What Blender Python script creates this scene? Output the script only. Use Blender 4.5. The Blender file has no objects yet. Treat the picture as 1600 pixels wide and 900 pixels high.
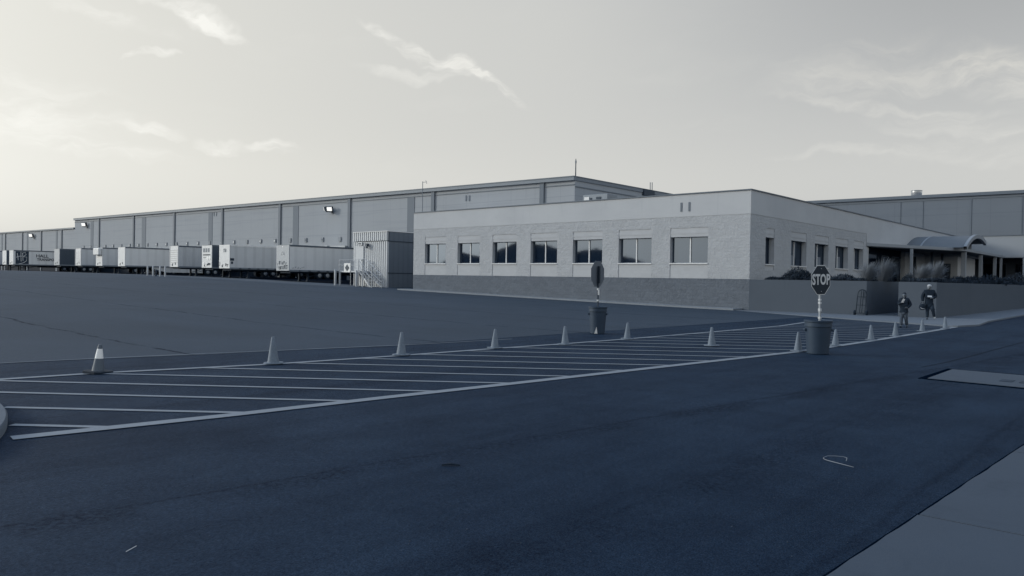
import bpy, bmesh, math, random
from mathutils import Vector, Matrix
R_ = math.radians
rnd = random.Random(7)
scene = bpy.context.scene
C = scene.collection

# ------------------------------------------------------------------ camera
# world: +X right along the office front, +Y away from it, camera at (0,0,1.7)
EYE = 1.7; FPX = 1184.0
A, PITCH, ROLL = R_(41.8), R_(0.692), R_(0.94)
X0 = Vector((math.cos(A), math.sin(A), 0))
F0 = Vector((-math.sin(A), math.cos(A), 0))
FW = F0*math.cos(PITCH) + Vector((0, 0, -math.sin(PITCH)))
U0 = F0*math.sin(PITCH) + Vector((0, 0, math.cos(PITCH)))
RT = X0*math.cos(ROLL) + U0*math.sin(ROLL)
UP = -X0*math.sin(ROLL) + U0*math.cos(ROLL)
cam_d = bpy.data.cameras.new('camera'); cam = bpy.data.objects.new('camera', cam_d); C.objects.link(cam)
cam_d.sensor_width = 36; cam_d.lens = FPX/1600*36; cam_d.clip_start = 0.1; cam_d.clip_end = 20000
M = Matrix((RT, UP, -FW)).transposed().to_4x4(); M.translation = (0, 0, EYE)
cam.matrix_world = M
scene.camera = cam

def ray(px, py): return (FW + RT*((px-800)/FPX) - UP*((py-450)/FPX))
def PY(px, py, Y):                       # point of the sight line on the vertical plane Y
    d = ray(px, py); t = Y/d.y; return Vector((d.x*t, Y, EYE+d.z*t))
def PX(px, py, X):
    d = ray(px, py); t = X/d.x; return Vector((X, d.y*t, EYE+d.z*t))
def gz(X):                               # the yard climbs gently to the left
    L = -X
    s = lambda a, w: ((L-a)+math.sqrt((L-a)**2+w*w))/2
    return 0.0185*s(20, 4) - 0.0135*s(92, 8) - 0.005*s(175, 10)
def G(px, py):                           # sight line on the ground
    d = ray(px, py); z = 0
    for _ in range(40):
        t = (z-EYE)/d.z; p = d*t; z = 0.5*z+0.5*gz(p.x)
    return Vector((p.x, p.y, gz(p.x)))

# ------------------------------------------------------------------ sky and sun
SUN_AZ, SUN_EL = R_(-80), R_(15)         # azimuth from the view direction, negative = left
sd = F0*math.cos(SUN_AZ) + X0*math.sin(SUN_AZ)
sun_dir = (sd*math.cos(SUN_EL) + Vector((0, 0, math.sin(SUN_EL)))).normalized()
sl = bpy.data.lights.new('sun', 'SUN'); so = bpy.data.objects.new('sun', sl); C.objects.link(so)
sl.energy = 1.9; sl.angle = R_(10); sl.color = (1, .95, .86)
so.rotation_euler = (-sun_dir).to_track_quat('-Z', 'Y').to_euler(); so.location = (-30, -30, 60)

class NT:
    def __init__(s, nt): s.nt = nt; s.k = 0
    def n(s, t, **kw):
        o = s.nt.nodes.new(t)
        for a, b in kw.items(): setattr(o, a, b)
        return o
    def set(s, sock, v):
        if isinstance(v, bpy.types.NodeSocket): s.nt.links.new(v, sock)
        else: sock.default_value = v
    def m(s, op, a, b=0.0, c=0.0, clamp=False):
        o = s.n('ShaderNodeMath', operation=op, use_clamp=clamp)
        for i, v in enumerate((a, b, c)): s.set(o.inputs[i], v)
        return o.outputs[0]
    def vm(s, op, a, b=None):
        o = s.n('ShaderNodeVectorMath', operation=op); s.set(o.inputs[0], a)
        if b is not None: s.set(o.inputs[1], b)
        return o.outputs['Value'] if op in ('DOT_PRODUCT', 'LENGTH') else o.outputs[0]
    def mix(s, f, a, b, mode='MIX'):
        o = s.n('ShaderNodeMix', data_type='RGBA', blend_type=mode)
        s.set(o.inputs[0], f); s.set(o.inputs[6], a); s.set(o.inputs[7], b); return o.outputs[2]
    def noise(s, vec, scale, detail=3, rough=.55, dist=0.0, col=False):
        o = s.n('ShaderNodeTexNoise'); s.set(o.inputs['Vector'], vec)
        o.inputs['Scale'].default_value = scale; o.inputs['Detail'].default_value = detail
        o.inputs['Roughness'].default_value = rough; o.inputs['Distortion'].default_value = dist
        return o.outputs['Color'] if col else o.outputs['Fac']
    def ss(s, v, a, b, lo=0.0, hi=1.0):
        o = s.n('ShaderNodeMapRange', interpolation_type='SMOOTHSTEP')
        s.set(o.inputs[0], v)
        for i, q in enumerate((a, b, lo, hi)): o.inputs[i+1].default_value = q
        return o.outputs[0]
    def comb(s, x, y, z=0.0):
        o = s.n('ShaderNodeCombineXYZ')
        for i, v in enumerate((x, y, z)): s.set(o.inputs[i], v)
        return o.outputs[0]
    def sep(s, v):
        o = s.n('ShaderNodeSeparateXYZ'); s.set(o.inputs[0], v); return o.outputs

world = bpy.data.worlds.new('World'); scene.world = world; world.use_nodes = True
wt = world.node_tree; wt.nodes.clear(); w = NT(wt)
sky = w.n('ShaderNodeTexSky', sky_type='NISHITA'); sky.sun_disc = False
sky.sun_elevation = SUN_EL; sky.sun_rotation = math.atan2(sun_dir.x, sun_dir.y)
sky.air_density = 1.0; sky.dust_density = 2.0; sky.ozone_density = 1.0
SKY_GAMMA, SKY_K = 0.42, 2.95
bw = w.n('ShaderNodeRGBToBW'); wt.links.new(sky.outputs[0], bw.inputs[0])
dirv = w.n('ShaderNodeTexCoord').outputs['Generated']
z = w.sep(dirv)[2]
lum = w.m('MULTIPLY', w.m('POWER', w.m('MAXIMUM', bw.outputs[0], 0.001), SKY_GAMMA), SKY_K)
fwd = w.vm('DOT_PRODUCT', dirv, tuple(F0)); rgt = w.vm('DOT_PRODUCT', dirv, tuple(X0))
side = w.ss(rgt, .0, .58)                                       # high thin cloud is brighter to the left and low down
front = w.m('SUBTRACT', w.m('ADD', 1.20, w.m('MULTIPLY', w.ss(z, .0, .14), .19)), w.m('MULTIPLY', side, w.m('ADD', .10, w.m('MULTIPLY', w.ss(z, .12, .36), .26))))
front = w.m('MULTIPLY', front, w.m('ADD', 1, w.m('MULTIPLY', w.m('SUBTRACT', 1, side), w.ss(z, .16, .36, .02, .13))))
lum = w.m('MULTIPLY', lum, w.m('ADD', front, w.m('MULTIPLY', w.m('SUBTRACT', 2.15, front), w.ss(fwd, .62, -.1))))  # sky raised behind and beside the view, added fill for the side walls
veil = w.ss(z, .32, .85)                                       # thin haze low down, clean blue air overhead
tint = w.mix(w.ss(lum, 4.0, 8.0), (.972, 1.0, 1.015, 1), (1.0, .992, .925, 1))
tint = w.mix(veil, tint, (.66, .96, 1.42, 1))
base = w.mix(1.0, w.comb(lum, lum, lum), tint, 'MULTIPLY')
az = w.m('ARCTAN2', w.vm('DOT_PRODUCT', dirv, tuple(X0)), w.vm('DOT_PRODUCT', dirv, tuple(F0)))
el = w.m('ARCSINE', z)
ae = w.comb(az, el)
wob = w.vm('SUBTRACT', w.noise(ae, 9.0, 4, .6, col=True), (.5, .5, .5))
sc_ = w.n('ShaderNodeVectorMath', operation='SCALE'); wt.links.new(wob, sc_.inputs[0]); sc_.inputs['Scale'].default_value = .068
aew = w.vm('ADD', ae, sc_.outputs[0])
clouds = None
# (px, py, half length, half thickness, slope angle in the sky, strength)
for (cx, cy, a_, b_, th, amp) in [
    (285, 12, 88, 21, 20, .8), (325, 40, 60, 12, 14, .6), (170, 22, 100, 18, 12, .35),
    (640, 72, 95, 15, 26, 1.0), (690, 92, 60, 10, 24, 1.0), (722, 104, 34, 24, 35, 1.0), (740, 118, 40, 14, 40, .8), (775, 141, 66, 11, 29, .9), (640, 113, 100, 13, 3, .45),
    (240, 84, 38, 8, -12, .8), (232, 204, 48, 12, 3, .6), (345, 219, 46, 17, 3, .65), (434, 235, 44, 12, 5, .85),
    (160, 232, 140, 16, 3, .3), (20, 160, 160, 70, 5, .35),
    (1400, 118, 210, 34, -3, .6), (1330, 90, 130, 26, -10, .4), (1570, 110, 90, 50, 25, .65), (1390, 168, 170, 15, 8, .6), (1480, 195, 120, 22, 10, .35),
    (1400, 232, 190, 14, -2, .45), (1560, 250, 150, 20, 10, .25)]:
    d = ray(cx, cy).normalized(); ca = math.atan2(d.dot(X0), d.dot(F0)); ce = math.asin(d.z)
    t = R_(th)-ROLL
    q = w.vm('SUBTRACT', aew, (ca, ce, 0)); qs = w.sep(q)
    u = w.m('MULTIPLY', w.m('SUBTRACT', w.m('MULTIPLY', qs[0], math.cos(t)), w.m('MULTIPLY', qs[1], math.sin(t))), FPX/(a_*.92))
    v = w.m('MULTIPLY', w.m('ADD', w.m('MULTIPLY', qs[0], math.sin(t)), w.m('MULTIPLY', qs[1], math.cos(t))), FPX/(b_*.72))
    r2 = w.m('ADD', w.m('MULTIPLY', u, u), w.m('MULTIPLY', v, v))
    mk = w.m('MULTIPLY', w.ss(r2, 1.3, 0.0), amp)
    clouds = mk if clouds is None else w.m('ADD', clouds, mk)
st = w.n('ShaderNodeMapping'); wt.links.new(aew, st.inputs[0]); st.inputs['Rotation'].default_value = (0, 0, R_(-12)); st.inputs['Scale'].default_value = (1, 4.0, 1)
fib = w.noise(st.outputs[0], 11, 6, .62, .6)
cl = w.m('MULTIPLY', clouds, w.ss(fib, .30, .68))
gen = w.m('MULTIPLY', w.ss(w.noise(st.outputs[0], 3.2, 5, .6), .50, .85), .16)
cl = w.m('MULTIPLY', w.m('MINIMUM', w.m('ADD', cl, gen), 1.0), w.ss(w.noise(st.outputs[0], 34, 5, .7), .25, .6, .62, 1.0))
col = w.mix(cl, base, w.mix(1.0, w.comb(lum, lum, lum), (1.30, 1.29, 1.22, 1), 'MULTIPLY'))
bg = w.n('ShaderNodeBackground'); bg.inputs[1].default_value = 0.1
wt.links.new(col, bg.inputs[0]); wo = w.n('ShaderNodeOutputWorld'); wt.links.new(bg.outputs[0], wo.inputs[0])
scene.view_settings.view_transform = 'Standard'; scene.view_settings.look = 'None'
scene.view_settings.exposure = 0; scene.view_settings.gamma = 1; scene.view_settings.use_curve_mapping = False

# ------------------------------------------------------------------ materials
def duo(g):
    pts = ((.005, .40, 2.2), (.012, .46, 2.0), (.03, .64, 1.62), (.07, .80, 1.30), (.2, .89, 1.14), (.45, .955, 1.05), (.8, 1.0, .98))
    g_ = max(.005, min(.8, g))
    for (a, ra, ba), (b, rb, bb_) in zip(pts, pts[1:]):
        if a <= g_ <= b:
            f = math.log(g_/a)/math.log(b/a); return (g*(ra+(rb-ra)*f), g, g*(ba+(bb_-ba)*f), 1)
MATS = {}
def mat(name, g, rough=.85, var=.12, vs=1.5, bump=0, bs=30, fine=None, spec=.4, metal=0, extra=None, emit=0, stint=(.75, .9, 1, 1)):
    if name in MATS: return MATS[name]
    m = bpy.data.materials.new(name); m.use_nodes = True; nt = NT(m.node_tree)
    p = m.node_tree.nodes['Principled BSDF']
    p.inputs['Roughness'].default_value = rough; p.inputs['Specular IOR Level'].default_value = spec
    p.inputs['Metallic'].default_value = metal
    p.inputs['Specular Tint'].default_value = stint
    pos = nt.n('ShaderNodeTexCoord').outputs['Object']
    c = duo(g)
    lo = tuple(x*(1-var) for x in c[:3])+(1,); hi = tuple(min(1, x*(1+var)) for x in c[:3])+(1,)
    colr = nt.mix(nt.noise(pos, vs, 5, .6), lo, hi)
    if fine:
        f = nt.noise(pos, fine[0], 2, .7)
        colr = nt.mix(nt.ss(f, .35, .65), colr, nt.mix(1.0, colr, (1+fine[1],)*3+(1,), 'MULTIPLY'))
    if extra: colr = extra(nt, pos, colr, p)
    nt.set(p.inputs['Base Color'], colr)
    if bump:
        b = nt.n('ShaderNodeBump'); b.inputs['Strength'].default_value = bump; b.inputs['Distance'].default_value = .02
        nt.set(b.inputs['Height'], nt.noise(pos, bs, 4, .6)); nt.set(p.inputs['Normal'], b.outputs[0])
    if emit:
        p.inputs['Emission Color'].default_value = (1, .98, .93, 1); p.inputs['Emission Strength'].default_value = emit
    MATS[name] = m; return m

def wpos(nt): return nt.n('ShaderNodeNewGeometry').outputs['Position']
def asphalt_fine(nt, P, colr, lo, hi, p=None):
    for sc__, k in ((70, 1.0), (22, .6)):
        a = nt.noise(P, sc__, 4, .8); l_ = 1-(1-lo)*k; h_ = 1+(hi-1)*k
        colr = nt.mix(nt.ss(a, .40, .60), nt.mix(1, colr, (l_, l_, l_, 1), 'MULTIPLY'), nt.mix(1, colr, (h_, h_, h_, 1), 'MULTIPLY'))
    if p is not None:
        nt.set(p.inputs['Specular IOR Level'], nt.m('MULTIPLY', nt.ss(nt.noise(P, 60, 4, .85), .38, .62, .15, 1.9), p.inputs['Specular IOR Level'].default_value))
    b = nt.noise(P, 120, 1, .5)
    return nt.mix(nt.m('MULTIPLY', nt.ss(b, .66, .74), .55), colr, duo(.10))
def line_mask(nt, s, wd, soft):
    return nt.ss(nt.m('ABSOLUTE', s), wd+soft, wd)
def new_asphalt(nt, pos, colr, p):
    P = wpos(nt); x, y, _ = nt.sep(P)
    colr = nt.mix(1, colr, (.80, 1.07, 1.30, 1), 'MULTIPLY')
    f = nt.ss(nt.noise(P, .33, 4, .62, .5), .30, .70, .86, 1.12)
    f = nt.m('MULTIPLY', f, nt.ss(nt.noise(P, 1.6, 5, .7, .8), .34, .62, .90, 1.06))
    mp = nt.n('ShaderNodeMapping'); nt.set(mp.inputs[0], P); mp.inputs['Scale'].default_value = (1.9, .14, 1)
    f = nt.m('MULTIPLY', f, nt.ss(nt.noise(mp.outputs[0], 1.0, 5, .7), .42, .72, 1.04, .82))
    wob = nt.m('MULTIPLY', nt.m('SUBTRACT', nt.noise(P, .8, 5, .7), .5), .26)
    brk = nt.noise(P, 18, 4, .8); pat = nt.noise(P, .9, 3, .6)
    for (x0, k, wd, deep, soft, sa) in ((-6.0, .125, .004, .5, .36, .60), (-3.1, .0, .002, .3, .6, .45), (-1.62, 0, .01, .3, .12, .35), (-9.9, .02, .004, .3, .4, .3)):
        s_ = nt.m('ADD', nt.m('SUBTRACT', nt.m('SUBTRACT', x, x0), nt.m('MULTIPLY', y, k)), wob)
        mk = nt.m('MULTIPLY', nt.m('MULTIPLY', line_mask(nt, s_, wd, .055), nt.ss(brk, .36, .55)), deep)
        sf = nt.m('MULTIPLY', nt.m('MULTIPLY', line_mask(nt, nt.m('ADD', s_, -.10), .0, soft), nt.m('MULTIPLY', nt.ss(brk, .40, .60), nt.ss(pat, .35, .6))), sa)
        f = nt.m('MULTIPLY', f, nt.m('SUBTRACT', 1, nt.m('MAXIMUM', mk, sf)))
    g_ = nt.m('MULTIPLY', nt.ss(nt.noise(P, 75, 4, .85), .40, .60, .55, 1.40), nt.ss(nt.noise(P, 24, 4, .8), .38, .60, .84, 1.14))
    pits = nt.ss(nt.noise(P, 48, 2, .6), .60, .68, 1.0, .45)
    g_ = nt.m('MULTIPLY', g_, pits)
    nt.set(p.inputs['Specular IOR Level'], nt.m('MULTIPLY', nt.m('MULTIPLY', f, g_), .25))
    ff = nt.m('MULTIPLY', f, g_)
    colr = nt.mix(1, colr, nt.comb(nt.m('POWER', ff, 1.35), ff, nt.m('POWER', ff, .8)), 'MULTIPLY')
    return nt.mix(nt.m('MULTIPLY', nt.ss(nt.noise(P, 110, 1, .5), .70, .76), .5), colr, duo(.09))
def old_asphalt(nt, pos, colr, p):
    P = wpos(nt); x, y, _ = nt.sep(P)
    big = nt.noise(P, .12, 5, .62, .5)
    colr = nt.mix(1, colr, nt.mix(nt.ss(big, .3, .7), (.84, .85, .86, 1), (1.14, 1.13, 1.12, 1)), 'MULTIPLY')
    mp = nt.n('ShaderNodeMapping'); nt.set(mp.inputs[0], P); mp.inputs['Scale'].default_value = (.06, .8, 1)
    strk = nt.noise(mp.outputs[0], 1.0, 5, .65)
    colr = nt.mix(nt.ss(strk, .4, .8), colr, nt.mix(1, colr, (.84, .85, .87, 1), 'MULTIPLY'))
    wob = nt.m('MULTIPLY', nt.m('SUBTRACT', nt.noise(P, .35, 6, .65), .5), .8)
    yy = nt.m('ADD', y, wob)
    s = nt.m('SUBTRACT', nt.m('MODULO', nt.m('ADD', yy, 200-8.9+3.1), 6.2), 3.1)
    brk = nt.noise(P, .9, 4, .7)
    mk = nt.m('MULTIPLY', line_mask(nt, s, .02, .06), nt.ss(brk, .34, .56))
    colr = nt.mix(mk, colr, nt.mix(1, colr, (.12, .27, .42, 1), 'MULTIPLY'))
    nt.set(p.inputs['Specular IOR Level'], nt.m('SUBTRACT', .28, nt.m('MULTIPLY', mk, .2)))
    return asphalt_fine(nt, P, colr, .78, 1.22)

m_asph = mat('new_asphalt', .0135, .85, .10, .8, bump=.5, bs=90, spec=.20, extra=new_asphalt, stint=(.40, .74, 1, 1))
m_lot = mat('old_asphalt', .034, .82, .10, .8, bump=.3, bs=60, spec=.28, extra=old_asphalt, stint=(.6, .85, 1, 1))
def worn(nt, pos, colr, p):
    P = wpos(nt)
    a = nt.ss(nt.noise(P, 22, 5, .75), .56, .66); b = nt.ss(nt.noise(P, 1.2, 3, .6), .3, .7)
    return nt.mix(nt.m('MULTIPLY', a, nt.m('ADD', nt.m('MULTIPLY', b, .5), .12)), colr, duo(.06))
m_paint = mat('line_paint', .20, .7, .10, 2, extra=worn)
def conc(nt, pos, colr, p):
    P = wpos(nt)
    st = nt.noise(P, 1.3, 5, .7, .6)
    colr = nt.mix(nt.ss(st, .52, .75), colr, nt.mix(1, colr, (.80, .81, .83, 1), 'MULTIPLY'))
    sp = nt.noise(P, 60, 2, .6)
    colr = nt.mix(nt.m('MULTIPLY', nt.ss(sp, .66, .74), .5), colr, duo(.035))
    return colr
m_conc = mat('concrete', .056, .85, .12, .7, bump=.15, bs=60, fine=(140, .08), extra=conc)
m_walk = mat('old_concrete', .10, .85, .14, .6, bump=.15, bs=40, fine=(60, .1), extra=conc)
m_kerb = mat('pale_kerb_concrete', .125, .85, .12, 1.5, extra=conc)
m_dark = mat('dark_gap', .006, 1, .3, 20, spec=0)

def blockwork(name, g, rough_amt, bw_=.4, bh=.2, joint=.75, patch=.10):
    m = bpy.data.materials.new(name); m.use_nodes = True; nt = NT(m.node_tree); p = m.node_tree.nodes['Principled BSDF']
    p.inputs['Roughness'].default_value = .9; p.inputs['Specular IOR Level'].default_value = .2
    P = wpos(nt); x, y, z_ = nt.sep(P)
    br = nt.n('ShaderNodeTexBrick'); nt.set(br.inputs['Vector'], nt.comb(nt.m('ADD', x, y), z_))
    br.inputs['Scale'].default_value = 1; br.inputs['Brick Width'].default_value = bw_; br.inputs['Row Height'].default_value = bh
    br.inputs['Mortar Size'].default_value = .006; br.inputs['Mortar Smooth'].default_value = .3
    c = duo(g)
    br.inputs['Color1'].default_value = tuple(q*(1-patch) for q in c[:3])+(1,); br.inputs['Color2'].default_value = tuple(q*(1+patch) for q in c[:3])+(1,)
    br.inputs['Mortar'].default_value = tuple(q*joint for q in c[:3])+(1,)
    big = nt.noise(P, .5, 5, .6)
    colr = nt.mix(1, br.outputs[0], nt.mix(big, (.9, .9, .9, 1), (1.1, 1.1, 1.1, 1)), 'MULTIPLY')
    nt.set(p.inputs['Base Color'], colr)
    if rough_amt:
        h = nt.m('ADD', nt.noise(P, 2.4, 6, .72, .3), nt.m('MULTIPLY', nt.noise(P, 7, 4, .7), .5))
        h = nt.m('SUBTRACT', h, nt.m('MULTIPLY', br.outputs[1], .07))
        b = nt.n('ShaderNodeBump'); b.inputs['Strength'].default_value = 1; b.inputs['Distance'].default_value = rough_amt
        nt.set(b.inputs['Height'], h); nt.set(p.inputs['Normal'], b.outputs[0])
    MATS[name] = m; return m
m_split = blockwork('split_face_block', .365, .065, joint=.95, patch=.03)
m_band = blockwork('painted_base_block', .125, .07, joint=.88, patch=.07)
m_smooth = blockwork('smooth_block', .385, 0, joint=.93, patch=.03)
def streaks(nt, pos, colr, p):
    x, y, z_ = nt.sep(wpos(nt)); s = nt.m('ADD', x, y)
    a = nt.noise(nt.comb(nt.m('MULTIPLY', s, 2.2), nt.m('MULTIPLY', z_, .16)), 1.0, 5, .7)
    b = nt.noise(nt.comb(nt.m('MULTIPLY', s, .3), nt.m('MULTIPLY', z_, .5)), 1.0, 4, .6)
    colr = nt.mix(nt.ss(a, .54, .78), colr, nt.mix(1, colr, (.84, .86, .88, 1), 'MULTIPLY'))
    return nt.mix(nt.ss(b, .35, .7), colr, nt.mix(1, colr, (.93, .93, .94, 1), 'MULTIPLY'))
m_parapet = mat('parapet_render', .41, .85, .05, .4, bump=.05, bs=20, extra=streaks)
m_planter = mat('planter_render', .078, .9, .07, .5, bump=.15, bs=25, extra=streaks)

def panels(nt, pos, colr, p):
    P = wpos(nt); x, y, z_ = nt.sep(P)
    s = nt.m('ADD', x, y)
    hz = nt.noise(nt.comb(nt.m('MULTIPLY', s, .08), nt.m('MULTIPLY', z_, 1.3)), 1.2, 3, .5)
    colr = nt.mix(nt.ss(hz, .5, .72), colr, nt.mix(1, colr, (.93, .935, .945, 1), 'MULTIPLY'))
    a = nt.m('SUBTRACT', nt.m('MODULO', nt.m('ADD', s, 2000), 3.45), 1.72)
    colr = nt.mix(nt.m('MULTIPLY', line_mask(nt, a, .012, .03), .3), colr, nt.mix(1, colr, (.6, .6, .62, 1), 'MULTIPLY'))
    for zz in (7.4, 10.3):
        b = nt.m('SUBTRACT', z_, zz)
        colr = nt.mix(nt.m('MULTIPLY', line_mask(nt, b, .012, .04), .35), colr, nt.mix(1, colr, (.6, .6, .62, 1), 'MULTIPLY'))
    vs_ = nt.noise(nt.comb(nt.m('MULTIPLY', s, 1.5), nt.m('MULTIPLY', z_, .12)), 1.0, 4, .7)
    return nt.mix(nt.ss(vs_, .55, .8), colr, nt.mix(1, colr, (.9, .9, .91, 1), 'MULTIPLY'))
m_tilt = mat('tilt_up_concrete', .295, .9, .05, .25, extra=panels)
m_strip = mat('dark_wall_strip', .155, .8, .06, 1)
m_trim = mat('grey_metal_trim', .17, .6, .08, 1.5)
m_pil = mat('pilaster_paint', .125, .7, .08, 1)
m_cope = mat('parapet_coping', .12, .6, .08, 1.5)
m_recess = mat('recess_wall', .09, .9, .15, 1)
m_roof = mat('roof_membrane', .2, .9, .1, .5)
m_shade = mat('painted_shade_dark', .010, .8, .3, 1, spec=.1)  # near-black colour that paints in deep shade
def glassmat(name, g, rough=.03, refl=.33):
    m = bpy.data.materials.new(name); m.use_nodes = True; nt = NT(m.node_tree); t = m.node_tree
    p = t.nodes['Principled BSDF']; p.inputs['Base Color'].default_value = duo(g); p.inputs['Roughness'].default_value = .9; p.inputs['Specular IOR Level'].default_value = 0
    gl = nt.n('ShaderNodeBsdfGlossy'); gl.inputs['Roughness'].default_value = rough; gl.inputs['Color'].default_value = (.50, .57, .66, 1)
    wv = nt.noise(wpos(nt), 1.2, 2, .5); b = nt.n('ShaderNodeBump'); b.inputs['Strength'].default_value = .03; b.inputs['Distance'].default_value = .02
    nt.set(b.inputs['Height'], wv); nt.set(gl.inputs['Normal'], b.outputs[0])
    lw = nt.n('ShaderNodeFresnel'); lw.inputs[0].default_value = 1.5
    f = nt.m('ADD', nt.m('MULTIPLY', lw.outputs[0], .9), refl, clamp=True)
    mx = nt.n('ShaderNodeMixShader'); nt.set(mx.inputs[0], f); nt.set(mx.inputs[1], p.outputs[0]); nt.set(mx.inputs[2], gl.outputs[0])
    t.links.new(mx.outputs[0], t.nodes['Material Output'].inputs[0]); MATS[name] = m; return m
m_glass = glassmat('tinted_window_glass', .016, refl=.14)
m_glass2 = glassmat('dark_entrance_glass', .008, refl=.02)
m_frame = mat('window_frame_metal', .22, .5, .05, 3)
m_frame_d = mat('dark_window_frame', .06, .5, .05, 3)
m_sill = mat('window_sill', .62, .7, .05, 3)
m_blind = mat('window_blind', .16, .9, .05, 3)
m_canopy = mat('canopy_metal', .25, .6, .06, 1)
m_vault = mat('vault_cladding', .16, .95, .08, 1, spec=.05, extra=lambda nt, pos, c, p: nt.mix(1, c, (1.03, 1, .95, 1), 'MULTIPLY'))
m_post = mat('canopy_post_metal', .26, .6, .08, 1)
m_postd = mat('dark_post_metal', .03, .6, .08, 1)
def ribs(period, amt, axis=0):
    def f(nt, pos, colr, p):
        P = nt.sep(pos)[axis]
        a = nt.m('SUBTRACT', nt.m('MODULO', nt.m('ADD', P, 500), period), period/2)
        return nt.mix(line_mask(nt, a, period*.10, period*.12), colr, nt.mix(1, colr, (amt, amt, amt, 1), 'MULTIPLY'))
    return f
m_booth = mat('ribbed_booth_cladding', .45, .5, .06, 1)
m_door = mat('steel_door_paint', .42, .5, .05, 2)
m_galv = mat('galvanised_steel', .42, .45, .12, 6)
m_rail = mat('painted_railing', .36, .5, .12, 6)
m_tr_side = mat('trailer_side_sheet', .66, .45, .10, .5, extra=ribs(1.22, .93, 1))
m_tr_side2 = mat('trailer_side_sheet_grey', .5, .45, .12, .5, extra=ribs(1.22, .90, 1))
m_tr_dark = mat('trailer_dark_sheet', .055, .5, .08, .8)
m_tr_nose = mat('trailer_nose_white', .58, .5, .16, 2.2, fine=(9, -.12))
m_tr_nose2 = mat('trailer_nose_grey', .34, .5, .16, 2.2, fine=(9, -.12))
m_rail_d = mat('trailer_rail', .10, .5, .1, 3)
m_under = mat('trailer_underframe', .015, .8, .2, 3)
m_rubber = mat('rubber', .014, .85, .2, 8)
m_hub = mat('wheel_hub', .30, .5, .1, 8)
m_black = mat('black_marking', .018, .7, .1, 4)
m_logo = mat('logo_panel_dark', .035, .6, .08, 2)
m_white = mat('white_marking', .75, .6, .05, 4)
m_cone = mat('pale_cone_plastic', .155, .65, .18, 5, fine=(22, -.16), extra=lambda nt, pos, c, p: nt.mix(1, c, (.93, 1, 1.07, 1), 'MULTIPLY'))
m_cone_s = mat('grey_cone_plastic', .09, .6, .16, 6)
m_coned = mat('dark_cone_rubber', .010, .8, .2, 6)
m_tape = mat('worn_tape', .42, .6, .3, 9)
m_collar = mat('cone_collar', .7, .5, .06, 8)
def tinted(nt, pos, colr, p): return nt.mix(1, colr, (.86, 1, 1.10, 1), 'MULTIPLY')
m_bin = mat('bin_plastic', .032, .6, .16, 4, bump=.06, bs=20, extra=tinted)
m_bind = mat('bin_inside', .015, .9, .1, 4)
m_sign = mat('stop_sign_face', .009, .7, .05, 4)
m_signw = mat('stop_sign_white', .48, .55, .04, 4)
m_signb = mat('bare_sign_back', .10, .5, .06, 4)
m_leaf = mat('dark_shrub_leaf', .022, .8, .4, 3)
m_leaf2 = mat('shrub_leaf', .06, .8, .35, 3)
m_grass = mat('ornamental_grass', .16, .85, .25, 2)
m_soil = mat('planting_soil', .02, .95, .3, 5)
m_hill = mat('hill_scrub', .008, 1, .3, .002, spec=0)
m_skin = mat('skin', .13, .6, .05, 3)
m_jacket = mat('dark_jacket', .010, .9, .2, 10)
m_jean = mat('faded_jeans', .055, .9, .35, 6)
m_trous = mat('dark_trousers', .02, .9, .25, 6)
m_hair = mat('dark_hair', .008, .7, .2, 20)
m_cap = mat('white_cap', .34, .8, .05, 20)
m_paper = mat('white_paper', .38, .8, .03, 10)
m_shoe = mat('dark_shoe', .015, .7, .1, 10)
m_shoel = mat('pale_shoe', .22, .7, .1, 10)
m_lamp = mat('lit_floodlight_glass', .8, .3, .02, 10, emit=.75)
m_lampd = mat('floodlight_housing', .03, .5, .1, 10)
m_lampw = mat('dock_lamp_glass', .42, .4, .05, 10)
m_wire = mat('pale_strapping', .26, .5, .1, 10)
m_stick = mat('dark_stick', .012, .9, .2, 10)
m_hvac = mat('rooftop_unit_sheet', .2, .5, .08, 2)

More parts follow.
